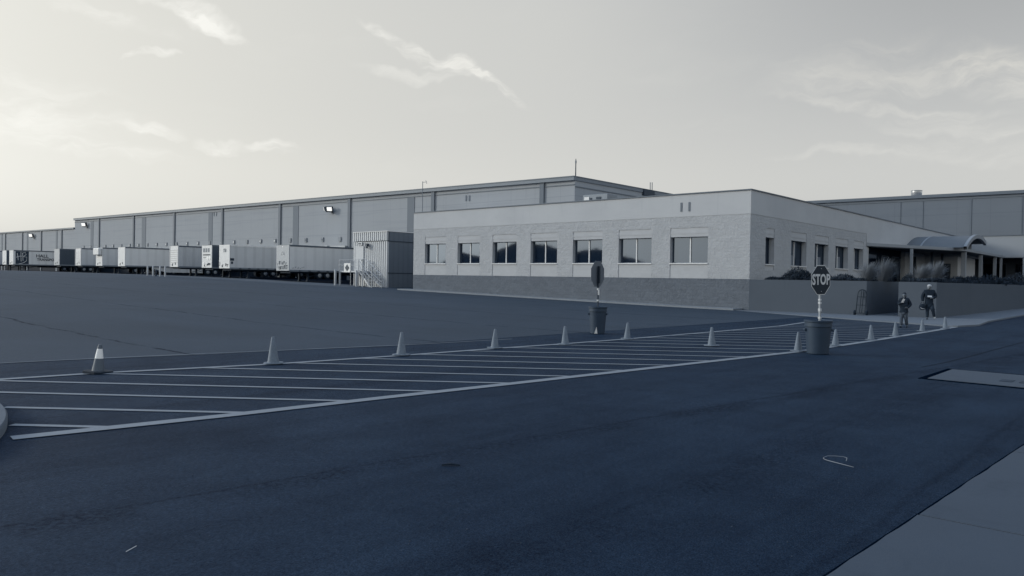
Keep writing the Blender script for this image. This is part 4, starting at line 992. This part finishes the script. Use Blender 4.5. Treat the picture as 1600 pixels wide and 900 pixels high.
lab = ['plain pale cone on the far crosswalk line, nearest the striped collar cone', 'second plain cone from the striped collar cone along the far line',
       'third plain cone from the striped collar cone along the far line', 'plain cone on the far line just left of the sign turned away',
       'plain cone on the far line just right of the sign turned away', 'lone plain cone standing inside the hatched crosswalk bars',
       'plain cone on the near line just left of the legible stop sign bin', 'plain cone on the near line just right of the legible stop sign bin',
       'plain cone midway between the stop sign bin and the walker in jeans', 'plain cone directly in front of the walker in jeans', 'plain cone between the two walking people on the near line', 'last plain cone at the right end of the near line']
cs.location = G(153, 583); cs['label'] = 'grey cone with bright white collar and black base, leftmost'; cs.rotation_euler = (R_(-2), R_(3), .4)
for k, (p, l) in enumerate(zip(base_px, lab)):
    o = cp if k == 0 else dup(cp, (0, 0, 0), l)
    o.location = G(*p) + Vector((0, 0, .011)); o['label'] = l; o.rotation_euler = (rnd.uniform(-.03, .03), rnd.uniform(-.03, .03), rnd.uniform(0, 1.5))
    sc2 = [1.08, 1.05, .98, 1.0, 1.0, 1.05, 1.0, .96, .97, .97, .95, 1.0][k]; o.scale = (sc2, sc2, sc2)

# ------------------------------------------------------------------ stop signs in bins
def bin_(p, h, rt, rb, label, scuff=False):
    t = thing('trash_bin', label, 'bin', p, 'bins used as sign bases')
    m = MB(); m.lathe([(rb-.02, 0), (rb, .02), (rt*.95, h-.16), (rt*.955, h-.16)], n=40); m.build('bin_body', m_bin, t, local=True, smooth=True)
    m = MB(); m.lathe([(rt*.97, h-.155), (rt*1.0, h-.15), (rt*.99, h-.05), (rt*1.05, h-.04), (rt*1.055, h), (rt*1.0, h+.005), (rt*.95, h-.01), (rt*.94, h-.1)], n=40); m.build('rim', m_bin, t, local=True, smooth=True)
    m = MB(); m.lathe([(.01, h-.10), (rt*.93, h-.10), (rt*.93, h-.095), (.01, h-.07)], n=30); m.build('ballast_fill', m_bind, t, local=True)
    for a in (0, math.pi):
        m = MB(); m.box(rt*.9, rt*1.08, -.09, .09, h-.26, h-.2, Matrix.Rotation(a+.6, 4, 'Z')); m.build('handle', m_bin, t, local=True, bevel=.01)
    if scuff:
        m = MB(); e = Vector((-p.x, -p.y, 0)).normalized(); s2 = Vector((-e.y, e.x, 0))
        P = [e*(rb+.012)-s2*(.07)+s2*-.03, e*(rb+.012)-s2*(-.03)+s2*-.03, e*(rb+.035)-s2*.0-s2*.03]
        m.v += [tuple(P[0]+Vector((0, 0, .02))), tuple(P[1]+Vector((0, 0, .02))), tuple(P[2]+Vector((0, 0, .24)))]; m.f.append((0, 1, 2)); m.v += [tuple(Vector(v)-e*.02) for v in m.v[:3]]; m.f += [(3, 4, 5), (0, 1, 4, 3), (1, 2, 5, 4), (2, 0, 3, 5)]
        m.build('scuff_patch', m_tr_side, t, local=True)
    return t
def octagon(r): return [(r*math.cos(R_(22.5+45*k)), r*math.sin(R_(22.5+45*k))) for k in range(8)]
def stop_sign(p, zc, size, yaw, label, pole_m, zbase, lean=(0, 0)):
    """front normal points along yaw; face drawn in the local x/z plane facing -y"""
    t = thing('stop_sign', label, 'stop sign', (p.x, p.y, zbase), 'stop signs standing in bins'); t.rotation_euler = (lean[0], lean[1], yaw+math.pi/2)
    rr_ = size/2/math.cos(R_(22.5)); zz = zc-zbase
    Mx = Matrix(((1, 0, 0, 0), (0, 0, 1, 0), (0, 1, 0, zz), (0, 0, 0, 1)))
    def plate(r, y0, y1, name, material, parent=t):
        m = MB(); P = octagon(r); i = 0
        m.v += [(x, y0, z_+zz) for x, z_ in P]+[(x, y1, z_+zz) for x, z_ in P]; m.f += [tuple(range(8)), tuple(range(8, 16))]+[(k, (k+1) % 8, 8+(k+1) % 8, 8+k) for k in range(8)]
        return m.build(name, material, parent, local=True)
    pl_ = plate(rr_, -.032, -.028, 'sign_plate', m_signb)
    b_ = plate(rr_*.995, -.0345, -.0325, 'sign_border', m_signw, pl_); f_ = plate(rr_*.945, -.0375, -.035, 'sign_face', m_sign, pl_)
    o = frame_mat((0, -.041, zz), (1, 0, 0), (0, 0, 1))
    text_mesh('STOP', size*.485, o, m_signw, 'lettering', pl_, bold=.011, sx=.78, local=True, depth=.002, space=1.05)
    m = MB(); m.box(-.022, .022, -.026, .014, -.05, zz+size*.30); m.build('pole', pole_m, t, local=True)
    m = MB(); m.lathe([(.009, -.004), (.009, .004)], (0, -.045, zz+size*.38), 8, M=Matrix.Rotation(R_(90), 4, 'X')); m.lathe([(.009, -.004), (.009, .004)], (0, -.045, zz-size*.38), 8, M=Matrix.Rotation(R_(90), 4, 'X')); m.each('bolt', m_galv, t, local=True)
    return t
p1 = G(1277.5, 553); p2 = G(933.5, 521.5)
def at_dist(px, py, p): return EYE + ray(px, py).z * (Vector((p.x, p.y, 0)).length/Vector((ray(px, py).x, ray(px, py).y, 0)).length)
h1 = at_dist(1278, 500.5, p1); h2 = at_dist(933.5, 479.5, p2)
bin_(p1, h1, .315, .25, 'dark plastic bin holding the legible stop sign, on the near side'); bin_(p2, h2, .285, .225, 'grey plastic bin holding the sign seen from behind, beyond the far line', scuff=True)
zc1 = at_dist(1281.5, 437.5, p1); s1 = at_dist(1281, 414.5, p1)-at_dist(1281, 461, p1)
zc2 = at_dist(934.5, 428, p2); s2_ = at_dist(934, 408, p2)-at_dist(934, 448.5, p2)
toc1 = math.atan2(-p1.y, -p1.x); toc2 = math.atan2(-p2.y, -p2.x)
px1 = Vector((p1.x+.03, p1.y, 0))
S1 = stop_sign(px1, zc1, s1, toc1+R_(54), 'white lettered stop sign facing the camera at an angle, on a taped pole', m_post, h1-.12, (R_(0), R_(-1.5)))
S2 = stop_sign(p2, zc2, s2_, toc2+math.pi+R_(60), 'stop sign seen from behind, bare grey back on a thin dark pole', m_postd, h2-.12, (0, 0))
for (T, zs_, mm_) in ((S1, [(.16, .05), (.34, .07), (.52, .05), (.60, .04)], m_tape), (S2, [(.3, .05), (.65, .06)], m_tape)):
    for (zz, hh) in zs_:
        m = MB(); m.box(-.03, .03, -.034, .022, zz, zz+hh); m.build('tape_band', mm_, T, local=True)
m = MB(); m.box(-.012, .07, .03, .036, .50, .66, Matrix.Rotation(.0, 4, 'Z')); m.build('hanging_tag', m_white, S2, local=True)
m = MB(); m.box(-.03, .05, .016, .05, zc2-h2+.12-s2_*.36, zc2-h2+.12+s2_*.30); m.build('back_channel', m_sign, S2, local=True)

# ------------------------------------------------------------------ plants
def shrub(name, c, w_, h, n, mt, label, seed, leaf=.07, up=.4):
    r_ = random.Random(seed); m = MB()
    for _ in range(n):
        a = r_.uniform(0, 6.283); rr_ = math.sqrt(r_.random())*w_/2; hh = h*(1-(rr_/(w_/2))**2*.75)*r_.uniform(.12, 1.05)
        p = Vector((rr_*math.cos(a), rr_*math.sin(a)*.8, hh)); d = Vector((r_.uniform(-1, 1), r_.uniform(-1, 1), r_.uniform(-.3, 1.2)+up)).normalized(); s_ = d.cross(Vector((r_.random(), r_.random(), r_.random()))).normalized()*leaf*.28
        L_ = leaf*r_.uniform(.7, 1.6); m.v += [tuple(p-s_), tuple(p+s_), tuple(p+s_*.6+d*L_), tuple(p+d*L_*1.3)]; i = len(m.v)-4; m.f.append((i, i+1, i+2, i+3))
    t = thing(name, label, 'shrub', c); m.build('foliage', mt, t, local=True)
    m = MB()
    for k in range(6):
        a = k*1.05; m.sweep([(0, 0, -.05), (.12*w_*math.cos(a), .12*w_*math.sin(a), h*.4), (.3*w_*math.cos(a), .25*w_*math.sin(a), h*.75)], [.02, .014, .006], 5)
    m.build('stems', m_soil, t, local=True); return t
def tuft(c, w_, h, n, label, seed, lean=.3):
    r_ = random.Random(seed); m = MB()
    for _ in range(n):
        a = r_.uniform(0, 6.283); tilt = abs(r_.gauss(0, .42)); L_ = h*r_.uniform(.55, 1.12)
        d0 = Vector((math.cos(a)*math.sin(tilt)+lean*.45, math.sin(a)*math.sin(tilt), math.cos(tilt))).normalized()
        b0 = Vector((.10*math.cos(a), .10*math.sin(a), 0)); p = b0; P = [b0]; d = d0
        for k in range(4):
            p = p+d*L_/4; P.append(p); d = (d+Vector((d0.x, d0.y, -.55)).normalized()*(.10+.12*k)*(.5+tilt)).normalized()
        s_ = Vector((-math.sin(a), math.cos(a), 0))*.0042; plume = r_.random() < .4; i = len(m.v)
        for k, q in enumerate(P):
            ww = (.9, .9, .9, 3.0 if plume else .8, .5 if plume else .2)[k]; m.v += [tuple(q-s_*ww), tuple(q+s_*ww)]
        for k in range(4): m.f.append((i+2*k, i+2*k+1, i+2*k+3, i+2*k+2))
    t = thing('ornamental_grass', label, 'grass', c); m.build('blades', m_grass, t, local=True)
    m = MB()
    for k in range(14):
        a = r_.uniform(0, 6.28); x, y = .08*math.cos(a), .08*math.sin(a); m.sweep([(x, y, -.03), (x*1.4, y*1.4, h*.2)], [.02, .008], 5)
    m.build('crown_base', m_soil, t, local=True); return t
def on_terr(px, Y): q = PY(px, 430, Y); return Vector((q.x, Y, 1.74))
shrub('low_shrub', on_terr(1207, 44.4), 1.1, .32, 900, m_leaf, 'small flat dark shrub on the planter wall next to the office corner', 1)
shrub('shrub', on_terr(1246, 44.5), 1.9, .85, 3200, m_leaf, 'spiky dark shrub on the planter left of the legible stop sign', 2, .09)
shrub('shrub', on_terr(1286, 44.5), 1.4, .55, 1500, m_leaf2, 'shrub on the planter hidden behind the top of the legible stop sign', 3, .08)
shrub('shrub', on_terr(1318, 44.6), 1.7, .5, 2000, m_leaf, 'dark shrub on the planter right of the legible stop sign', 4, .08)
tuft(on_terr(1352, 44.9), 1.5, 1.25, 850, 'pale plume grass on the planter above the hand truck', 5, .6)
tuft(on_terr(1378, 47.5), 1.6, 1.5, 850, 'pale plume grass on the terrace behind the stair opening', 6, .5)
tuft(on_terr(1437, 45.2), 1.4, 1.15, 850, 'pale plume grass above the walker in jeans, beside the canopy post', 7, .5)
tuft(on_terr(1460, 47.5), 1.5, 1.3, 850, 'pale plume grass above the walker in the white cap', 8, .3)
shrub('shrub', on_terr(1372, 57), 1.9, .75, 1600, m_leaf, 'dark shrub behind the stair opening under the dark porch', 21, .09)
shrub('shrub', on_terr(1421, 45.4), .9, .55, 900, m_leaf, 'dark shrub left of the plume grass above the walker in jeans', 9, .08)
def side_pt(px, X=-10.6): q = PX(px, 430, X); return Vector((q.x, q.y, 1.74))
for k, (px, w_, h, mt_, l) in enumerate([(1497, 1.4, .5, m_leaf, 'dark shrub on the right planter just right of the walker in the white cap'), (1517, 1.6, .6, m_leaf, 'dark shrub on the right planter beneath the thick corner post'),
        (1545, 2.2, .75, m_leaf, 'dark shrub on the right planter between two canopy posts'), (1590, 2.6, 1.15, m_leaf2, 'rounded paler shrub on the right planter at the photo edge'), (1569, 2.0, .6, m_leaf, 'dark shrub left of the rounded paler shrub')]):
    shrub('shrub', side_pt(px, -10.7-(k % 2)*.5), w_, h, 1400, mt_, l, 30+k, .11)
# ground cover along the wall tops
r_ = random.Random(11); m = MB()
def cover(x, y, hmax):
    p = Vector((x, y, 1.73+r_.uniform(0, hmax))); d = Vector((r_.uniform(-1, 1), r_.uniform(-1, 1), r_.uniform(0, 1.2))).normalized(); s_ = d.cross(Vector((r_.random(), r_.random(), .3))).normalized()*.03
    i = len(m.v); m.v += [tuple(p-s_), tuple(p+s_), tuple(p+d*r_.uniform(.06, .16))]; m.f.append((i, i+1, i+2))
for _ in range(9000): cover(r_.uniform(-18.9, -13.4), r_.uniform(43.9, 45.6), .30)
for _ in range(3000): cover(r_.uniform(-11.2, -10.0), r_.uniform(43.9, 47), .32)
for _ in range(9000): cover(r_.uniform(-11.6, -10.0), r_.uniform(46, 80), .36)
o = m.build('ground_cover', m_leaf); o['kind'] = 'stuff'; o['label'] = 'dark low ground cover planted along the tops of the planter walls'; o['category'] = 'ground cover'

# ------------------------------------------------------------------ hand truck
q = G(1344, 492); q.y = 43.15; q.x = PY(1344, 490, 43.15).x
t = thing('hand_truck', 'dark hand truck with arched frame leaning on the planter wall', 'hand truck', (q.x, q.y, .035))
m = MB(); W, H, ln = .23, 1.15, .28
arc = [(-W, -.0, .12)]+[(-W, ln*k/4, .12+(H-.12)*k/4) for k in range(1, 5)]+[(-W*math.cos(R_(180*k/8)), ln+.02*math.sin(R_(180*k/8)), H+.24*math.sin(R_(180*k/8))) for k in range(1, 8)]+[(W, ln*k/4, .12+(H-.12)*k/4) for k in range(4, -1, -1)]
m_ht = mat('hand_truck_paint', .008, .6, .1, 8); m.sweep(arc, .026, 6); m.build('frame', m_ht, t, local=True)
m = MB()
for f in (.0, .42, .85): m.tube((-W, ln*f, .12+(H-.12)*f), (W, ln*f, .12+(H-.12)*f), .02, 6)
for x in (-.04, .07): m.tube((x, 0, .12), (x, ln+.02, H+.22), .019, 6)
m.build('crossbars', m_ht, t, local=True)
m = MB(); m.box(-.2, .2, -.22, .02, .0, .018); m.build('toe_plate', m_postd, t, local=True)
for sx in (-1, 1):
    m = MB(); Mx = Matrix.Rotation(R_(90), 4, 'Y'); m.lathe([(.05, -.05), (.12, -.045), (.14, -.02), (.14, .02), (.12, .045), (.05, .05)], (sx*.31, .08, .14), 16, M=Mx); m.build('wheel', m_rubber, t, local=True, smooth=True)

# ------------------------------------------------------------------ people
def skin_mesh(name, joints, edges, material, parent, root=0, sub=2):
    me = bpy.data.meshes.new(name); me.from_pydata([j[0] for j in joints], edges, []); me.update()
    o = bpy.data.objects.new(name, me); C.objects.link(o)
    s_ = o.modifiers.new('skin', 'SKIN'); s_.use_smooth_shade = True
    if not me.skin_vertices:
        bpy.context.view_layer.objects.active = o; bpy.ops.mesh.customdata_skin_add()
    for k, j in enumerate(joints):
        r = j[1]; me.skin_vertices[0].data[k].radius = r if isinstance(r, tuple) else (r, r); me.skin_vertices[0].data[k].use_root = (k == root)
    sb = o.modifiers.new('sub', 'SUBSURF'); sb.levels = sub; sb.render_levels = sub
    dg = bpy.context.evaluated_depsgraph_get(); dg.update(); nm = bpy.data.meshes.new_from_object(o.evaluated_get(dg))
    o.modifiers.clear(); o.data = nm; nm.materials.clear(); nm.materials.append(material)
    for p in nm.polygons: p.use_smooth = True
    nm.name = name; o.parent = parent; return o
def person(p, H, yaw, label, pose, mats, hair):
    t = thing('person', label, 'person', p); t.rotation_euler = (0, 0, yaw)
    k = H/1.75
    J = {n: (tuple(c*k for c in v[0]), (v[1]*k if not isinstance(v[1], tuple) else tuple(a*k for a in v[1]))) for n, v in pose.items()}
    names = list(J); idx = {n: i for i, n in enumerate(names)}
    E = [('pelvis', 'waist'), ('waist', 'chest'), ('chest', 'neck'), ('neck', 'chin'), ('chin', 'head'), ('head', 'crown')]
    for s_ in 'lr':
        E += [('chest', 'sh'+s_), ('sh'+s_, 'el'+s_), ('el'+s_, 'wr'+s_), ('wr'+s_, 'palm'+s_), ('pelvis', 'hip'+s_), ('hip'+s_, 'kn'+s_), ('kn'+s_, 'an'+s_), ('an'+s_, 'toe'+s_)]
        for f in 'abcdt':
            base = Vector(J['palm'+s_][0]); wr = Vector(J['wr'+s_][0]); d = (base-wr).normalized(); sdw = d.cross(Vector((0, 1, .2))).normalized(); dn = d.cross(sdw)
            off = {'a': -.03, 'b': -.01, 'c': .01, 'd': .03, 't': -.05}[f]; ln_ = {'a': .07, 'b': .08, 'c': .075, 'd': .06, 't': .045}[f]
            q1 = base+sdw*off*k+d*(.02 if f != 't' else -.01)*k; q2 = q1+(d*.8+dn*.35).normalized()*ln_*.5*k; q3 = q2+(d*.5+dn*.8).normalized()*ln_*.5*k
            for nm_, q, r in (('f1'+f+s_, q1, .010), ('f2'+f+s_, q2, .009), ('f3'+f+s_, q3, .007)):
                J[nm_] = (tuple(q), r*k); idx[nm_] = len(names); names.append(nm_)
            E += [('palm'+s_, 'f1'+f+s_), ('f1'+f+s_, 'f2'+f+s_), ('f2'+f+s_, 'f3'+f+s_)]
    body = skin_mesh('body', [J[n] for n in names], [(idx[a], idx[b]) for a, b in E], mats['skin'], t)
    def sub(name, lst, edges, material, grow, over={}):
        JJ = []
        for n in lst:
            r = over.get(n, J[n][1]); r = tuple(a*(k if n in over else 1)+grow for a in r) if isinstance(r, tuple) else (r*(k if n in over else 1)+grow)
            JJ.append((J[n][0], r))
        return skin_mesh(name, JJ, [(lst.index(a), lst.index(b)) for a, b in edges], material, t)
    J['hem'] = ((0, .0, .80*k), (.175*k, .135*k)); J['collar'] = ((0, -.005, 1.49*k), .078*k)
    sub('jacket', ['pelvis', 'hem', 'waist', 'chest', 'collar', 'shl', 'ell', 'wrl', 'shr', 'elr', 'wrr'], [('pelvis', 'hem'), ('pelvis', 'waist'), ('waist', 'chest'), ('chest', 'collar'), ('chest', 'shl'), ('shl', 'ell'), ('ell', 'wrl'), ('chest', 'shr'), ('shr', 'elr'), ('elr', 'wrr')], mats['jacket'], .028*k, {'pelvis': (.165, .13), 'hem': (.165, .13), 'waist': (.16, .125), 'chest': (.165, .125), 'collar': .052, 'ell': .062, 'elr': .062})
    J['seat'] = ((0, .01, .90*k), (.15*k, .12*k)); J['crotch'] = ((0, 0, .80*k), (.14*k, .11*k))
    sub('trousers', ['seat', 'crotch', 'knl', 'anl', 'knr', 'anr'], [('seat', 'crotch'), ('crotch', 'knl'), ('knl', 'anl'), ('crotch', 'knr'), ('knr', 'anr')], mats['trousers'], .012*k, {'knl': .075, 'knr': .075, 'anl': .062, 'anr': .062})
    for s_ in 'lr':
        sub('trouser_leg', ['hip'+s_, 'kn'+s_, 'an'+s_], [('hip'+s_, 'kn'+s_), ('kn'+s_, 'an'+s_)], mats['trousers'], .012*k, {'hip'+s_: .088, 'kn'+s_: .076, 'an'+s_: .063})
        a = Vector(J['an'+s_][0]); b = Vector(J['toe'+s_][0]); m = MB(); d = (b-a); d.z = 0; d = d.normalized()
        skin_mesh('shoe', [(tuple(a-d*.04*k-Vector((0, 0, .035*k))), .045*k), (tuple(a+d*.06*k-Vector((0, 0, .03*k))), .045*k), (tuple(b+d*.03*k), .036*k)], [(0, 1), (1, 2)], mats['shoe'+s_] if 'shoe'+s_ in mats else mats['shoe'], t, sub=1)
    hd_ = Vector(J['head'][0]); face = Vector((0, -1, 0))
    m = MB(); m.lathe([(.005, -.02), (.014, -.012), (.010, .03), (.003, .035)], tuple(hd_+face*.098*k-Vector((0, 0, .02*k))), 8); m.build('nose', mats['skin'], t, local=True, smooth=True)
    m = MB()
    for sx in (-1, 1): m.lathe([(.003, -.008), (.013, -.003), (.013, .003), (.003, .008)], tuple(hd_+Vector((sx*.034*k, -.092*k, .012*k))), 8)
    m.each('eye', m_hair, t, local=True, smooth=True)
    m = MB(); m.box(hd_.x-.026*k, hd_.x+.026*k, hd_.y-.095*k, hd_.y-.08*k, hd_.z-.062*k, hd_.z-.052*k); m.build('mouth', m_recess, t, local=True)
    m = MB()
    for sx in (-1, 1): m.lathe([(.008, -.03), (.02, -.015), (.022, .015), (.008, .03)], tuple(hd_+Vector((sx*.086*k, -.0, -.005))), 8)
    m.each('ear', mats['skin'], t, local=True, smooth=True)
    hair(t, hd_, k); return t
# local pose: facing -y, x to the figure's left(+) / right(-)
common = {'pelvis': ((0, 0, .93), (.12, .09)), 'waist': ((0, 0, 1.10), (.12, .09)), 'chest': ((0, 0, 1.32), (.16, .115)), 'neck': ((0, -.01, 1.47), .052), 'chin': ((0, -.02, 1.545), .062), 'head': ((0, -.02, 1.62), (.082, .10)), 'crown': ((0, -.005, 1.685), (.07, .085))}
wp = dict(common)
wp.update({'shl': ((.17, 0, 1.40), .07), 'ell': ((.29, .03, 1.15), .048), 'wrl': ((.17, -.14, .98), .034), 'palml': ((.12, -.2, 1.0), (.034, .022)),
           'shr': ((-.17, 0, 1.40), .07), 'elr': ((-.24, -.05, 1.14), .048), 'wrr': ((-.07, -.23, 1.25), .034), 'palmr': ((-.01, -.26, 1.29), (.034, .022)),
           'hipl': ((.09, 0, .88), .07), 'knl': ((.10, -.05, .49), .062), 'anl': ((.13, .10, .10), .045), 'toel': ((.14, -.06, .035), .034),
           'hipr': ((-.09, 0, .88), .07), 'knr': ((-.09, -.10, .50), .062), 'anr': ((-.10, -.12, .085), .045), 'toer': ((-.12, -.27, .035), .034)})
mp_ = dict(common)
mp_.update({'shl': ((.19, 0, 1.40), .08), 'ell': ((.29, .0, 1.14), .054), 'wrl': ((.12, -.20, 1.08), .036), 'palml': ((.05, -.25, 1.09), (.036, .022)),
            'shr': ((-.19, 0, 1.40), .08), 'elr': ((-.30, .04, 1.13), .054), 'wrr': ((-.28, -.08, .88), .036), 'palmr': ((-.27, -.10, .80), (.036, .022)),
            'hipl': ((.10, 0, .88), .072), 'knl': ((.15, -.13, .51), .066), 'anl': ((.25, .05, .14), .046), 'toel': ((.28, -.10, .07), .036),
            'hipr': ((-.09, 0, .88), .072), 'knr': ((-.07, .0, .48), .066), 'anr': ((-.06, .03, .085), .046), 'toer': ((-.10, -.13, .035), .036)})
def hair_long(t, hd_, k):
    m = MB(); m.lathe([(.05, -.19), (.082, -.11), (.092, -.02), (.093, .04), (.082, .08), (.05, .105), (.005, .112)], (hd_.x, hd_.y+.038*k, hd_.z+.002), 18, sx=k, sy=k*.92); m.build('hair', m_hair, t, local=True, smooth=True)
def cap(t, hd_, k):
    m = MB(); m.lathe([(.094, .03), (.099, .05), (.09, .095), (.055, .125), (.005, .135)], (hd_.x, hd_.y+.01*k, hd_.z), 18); m.build('cap', m_cap, t, local=True, smooth=True)
    m = MB(); m.box(-.06, .06, hd_.y-.165*k, hd_.y-.07*k, hd_.z+.035, hd_.z+.045); m.build('cap_brim', m_cap, t, local=True, bevel=.004)
    m = MB(); m.lathe([(.07, -.08), (.092, -.03), (.096, .03)], (hd_.x, hd_.y+.018*k, hd_.z), 16, sy=.9); m.build('hair', mat('grey_hair', .2, .8), t, local=True, smooth=True)
wpos_ = G(1412, 511.5); mpos = G(1451, 500.5)
Hw = at_dist(1412, 457, wpos_); Hm = at_dist(1452, 444.5, mpos)
def faceyaw(p, off=0): return math.atan2(-p.y, -p.x)+math.pi/2+off
woman = person(Vector((wpos_.x, wpos_.y, .0)), Hw, faceyaw(wpos_, R_(-12)), 'person in dark padded jacket and faded jeans walking on the crosswalk', wp, dict(skin=m_skin, jacket=m_jacket, trousers=m_jean, shoe=m_shoe), hair_long)
man = person(Vector((mpos.x, mpos.y, .035)), Hm-.035, faceyaw(mpos, R_(8)), 'person in white cap and dark jacket striding off the walkway, reading paper', mp_, dict(skin=m_skin, jacket=m_jacket, trousers=m_trous, shoe=m_shoe, shoel=m_shoel), cap)
def held(person_, H, loc, build_fn):
    k = H/1.75; o = build_fn(k); o.location = person_.location + Matrix.Rotation(person_.rotation_euler.z, 3, 'Z') @ (Vector(loc)*k); o.rotation_euler = person_.rotation_euler; return o
def sheet_(w_, h, tilt):
    def f(k):
        m = MB(); m.box(-w_/2, w_/2, -.002, .002, -h/2, h/2, Matrix.Rotation(tilt[0], 4, 'X') @ Matrix.Rotation(tilt[1], 4, 'Y')); return m.build('paper', m_paper, local=True)
    return f
o = held(woman, Hw, (.015, -.315, 1.345), sheet_(.08, .17, (R_(15), R_(25)))); tag(o, 'small white folded paper held at the chest by the person in jeans', 'paper')
o = held(man, Hm, (-.02, -.315, 1.14), sheet_(.19, .10, (R_(-40), R_(4)))); tag(o, 'white sheet of paper held by the person in the white cap', 'paper')
def bagf(k):
    t = bpy.data.objects.new('hand_bag', None); C.objects.link(t)
    m = MB(); m.lathe([(.03, -.15), (.12, -.13), (.15, -.03), (.14, .07), (.09, .13), (.02, .15)], (0, 0, 0), 16, sy=.7); m.build('bag_body', m_jacket, t, local=True, smooth=True)
    m = MB(); m.sweep([(-.09, 0, .08), (-.06, 0, .2), (0, 0, .24), (.06, 0, .2), (.09, 0, .08)], .012, 6); m.build('strap', m_jacket, t, local=True)
    m = MB(); m.sweep([(-.10, -.105, -.04), (-.02, -.125, -.085), (.08, -.11, -.09)], .016, 6); m.build('pale_trim', m_cap, t, local=True)
    return t
o = held(man, Hm, (-.30, -.12, .62), bagf); tag(o, 'rounded dark bag hanging from the hand of the person in the white cap', 'bag')

# ------------------------------------------------------------------ litter on the asphalt
pts = [(1322, 722), (1323.5, 719), (1318, 717), (1305, 714.5), (1293, 713), (1287, 715), (1286.5, 718), (1292, 722), (1303, 725.5), (1318, 728.5), (1334, 731)]
w_ = [G(*p)+Vector((0, 0, .012+.01*math.sin(i))) for i, p in enumerate(pts)]; m = MB(); m.sweep(w_, [.002, .002, .0012, .0012, .0015, .002, .0022, .0025, .003, .003, .002], 5)
tag(m.build('plastic_strap', m_wire, origin=tuple(w_[0]), smooth=True), 'curled pale plastic strap lying on the foreground asphalt', 'litter')
a, b = G(690, 728), G(719, 728.5); m = MB(); m.sweep([a+Vector((0, 0, .01)), (a+b)/2+Vector((0, 0, .018)), b+Vector((0, 0, .01))], [.007, .011, .006], 6); tag(m.build('stick', m_stick, origin=tuple(a)), 'short dark stick lying on the asphalt in the foreground', 'litter')
a, b = G(197, 863), G(213, 856); m = MB(); m.sweep([a+Vector((0, 0, .005)), b+Vector((0, 0, .012))], .0022, 5); tag(m.build('twig', m_tr_side2, origin=tuple(a)), 'pale twig on the asphalt near the bottom left corner', 'litter')
m = MB(); rr = random.Random(5)
for _ in range(420):
    x, y = rr.uniform(-9, -1.6), rr.uniform(2.2, 16); s_ = rr.uniform(.003, .008)
    m.lathe([(s_*.6, 0), (s_, s_*.5), (s_*.4, s_)], (x, y, gz(x)), 5)
o = m.build('gravel', mat('loose_gravel', .05, .9, .4, 40)); o['kind'] = 'stuff'; o['label'] = 'scattered grains of loose gravel on the foreground asphalt'; o['category'] = 'gravel'

# ------------------------------------------------------------------ hills behind the camera, mirrored in the office glass
m = MB(); rr = random.Random(9); n = 160; ring = []
keys = [(-180, 1.3), (-120, 1.6), (-60, 1.0), (-20, .7), (10, .6), (25, .9), (29, 1.0), (32, 1.35), (34.5, 1.9), (36.5, 2.5), (38.5, 2.2), (40.5, 2.7), (42.5, 3.0), (44, 2.2), (45.5, 1.7), (47, 2.1), (48.5, 1.1), (52, 1.5), (60, 2.2), (75, 1.9), (95, 1.2), (130, 1.0), (180, 1.3)]
def hel(a):
    for (x, y), (x2, y2) in zip(keys, keys[1:]):
        if x <= a <= x2:
            f = (a-x)/(x2-x); f = f*f*(3-2*f); return y+(y2-y)*f
    return 1
angs = [a for a in [-130+.75*k for k in range(300)] if a < 95]
DR = 3000
for a in angs:
    r = R_(a); d = Vector((-math.sin(r), -math.cos(r), 0)); h = math.tan(R_(hel(a)+.03*math.sin(a*1.3)))*DR
    ring.append([d*(DR-900)+Vector((0, 0, -5)), d*(DR-350)+Vector((0, 0, h*.45+6*math.sin(a*2.2))), d*DR+Vector((0, 0, h)), d*(DR+600)+Vector((0, 0, -5))])
for p, q in zip(ring, ring[1:]):
    for k in range(3): m.quad(p[k], q[k], q[k+1], p[k+1])
struct(m.build('hills', m_hill, smooth=True))
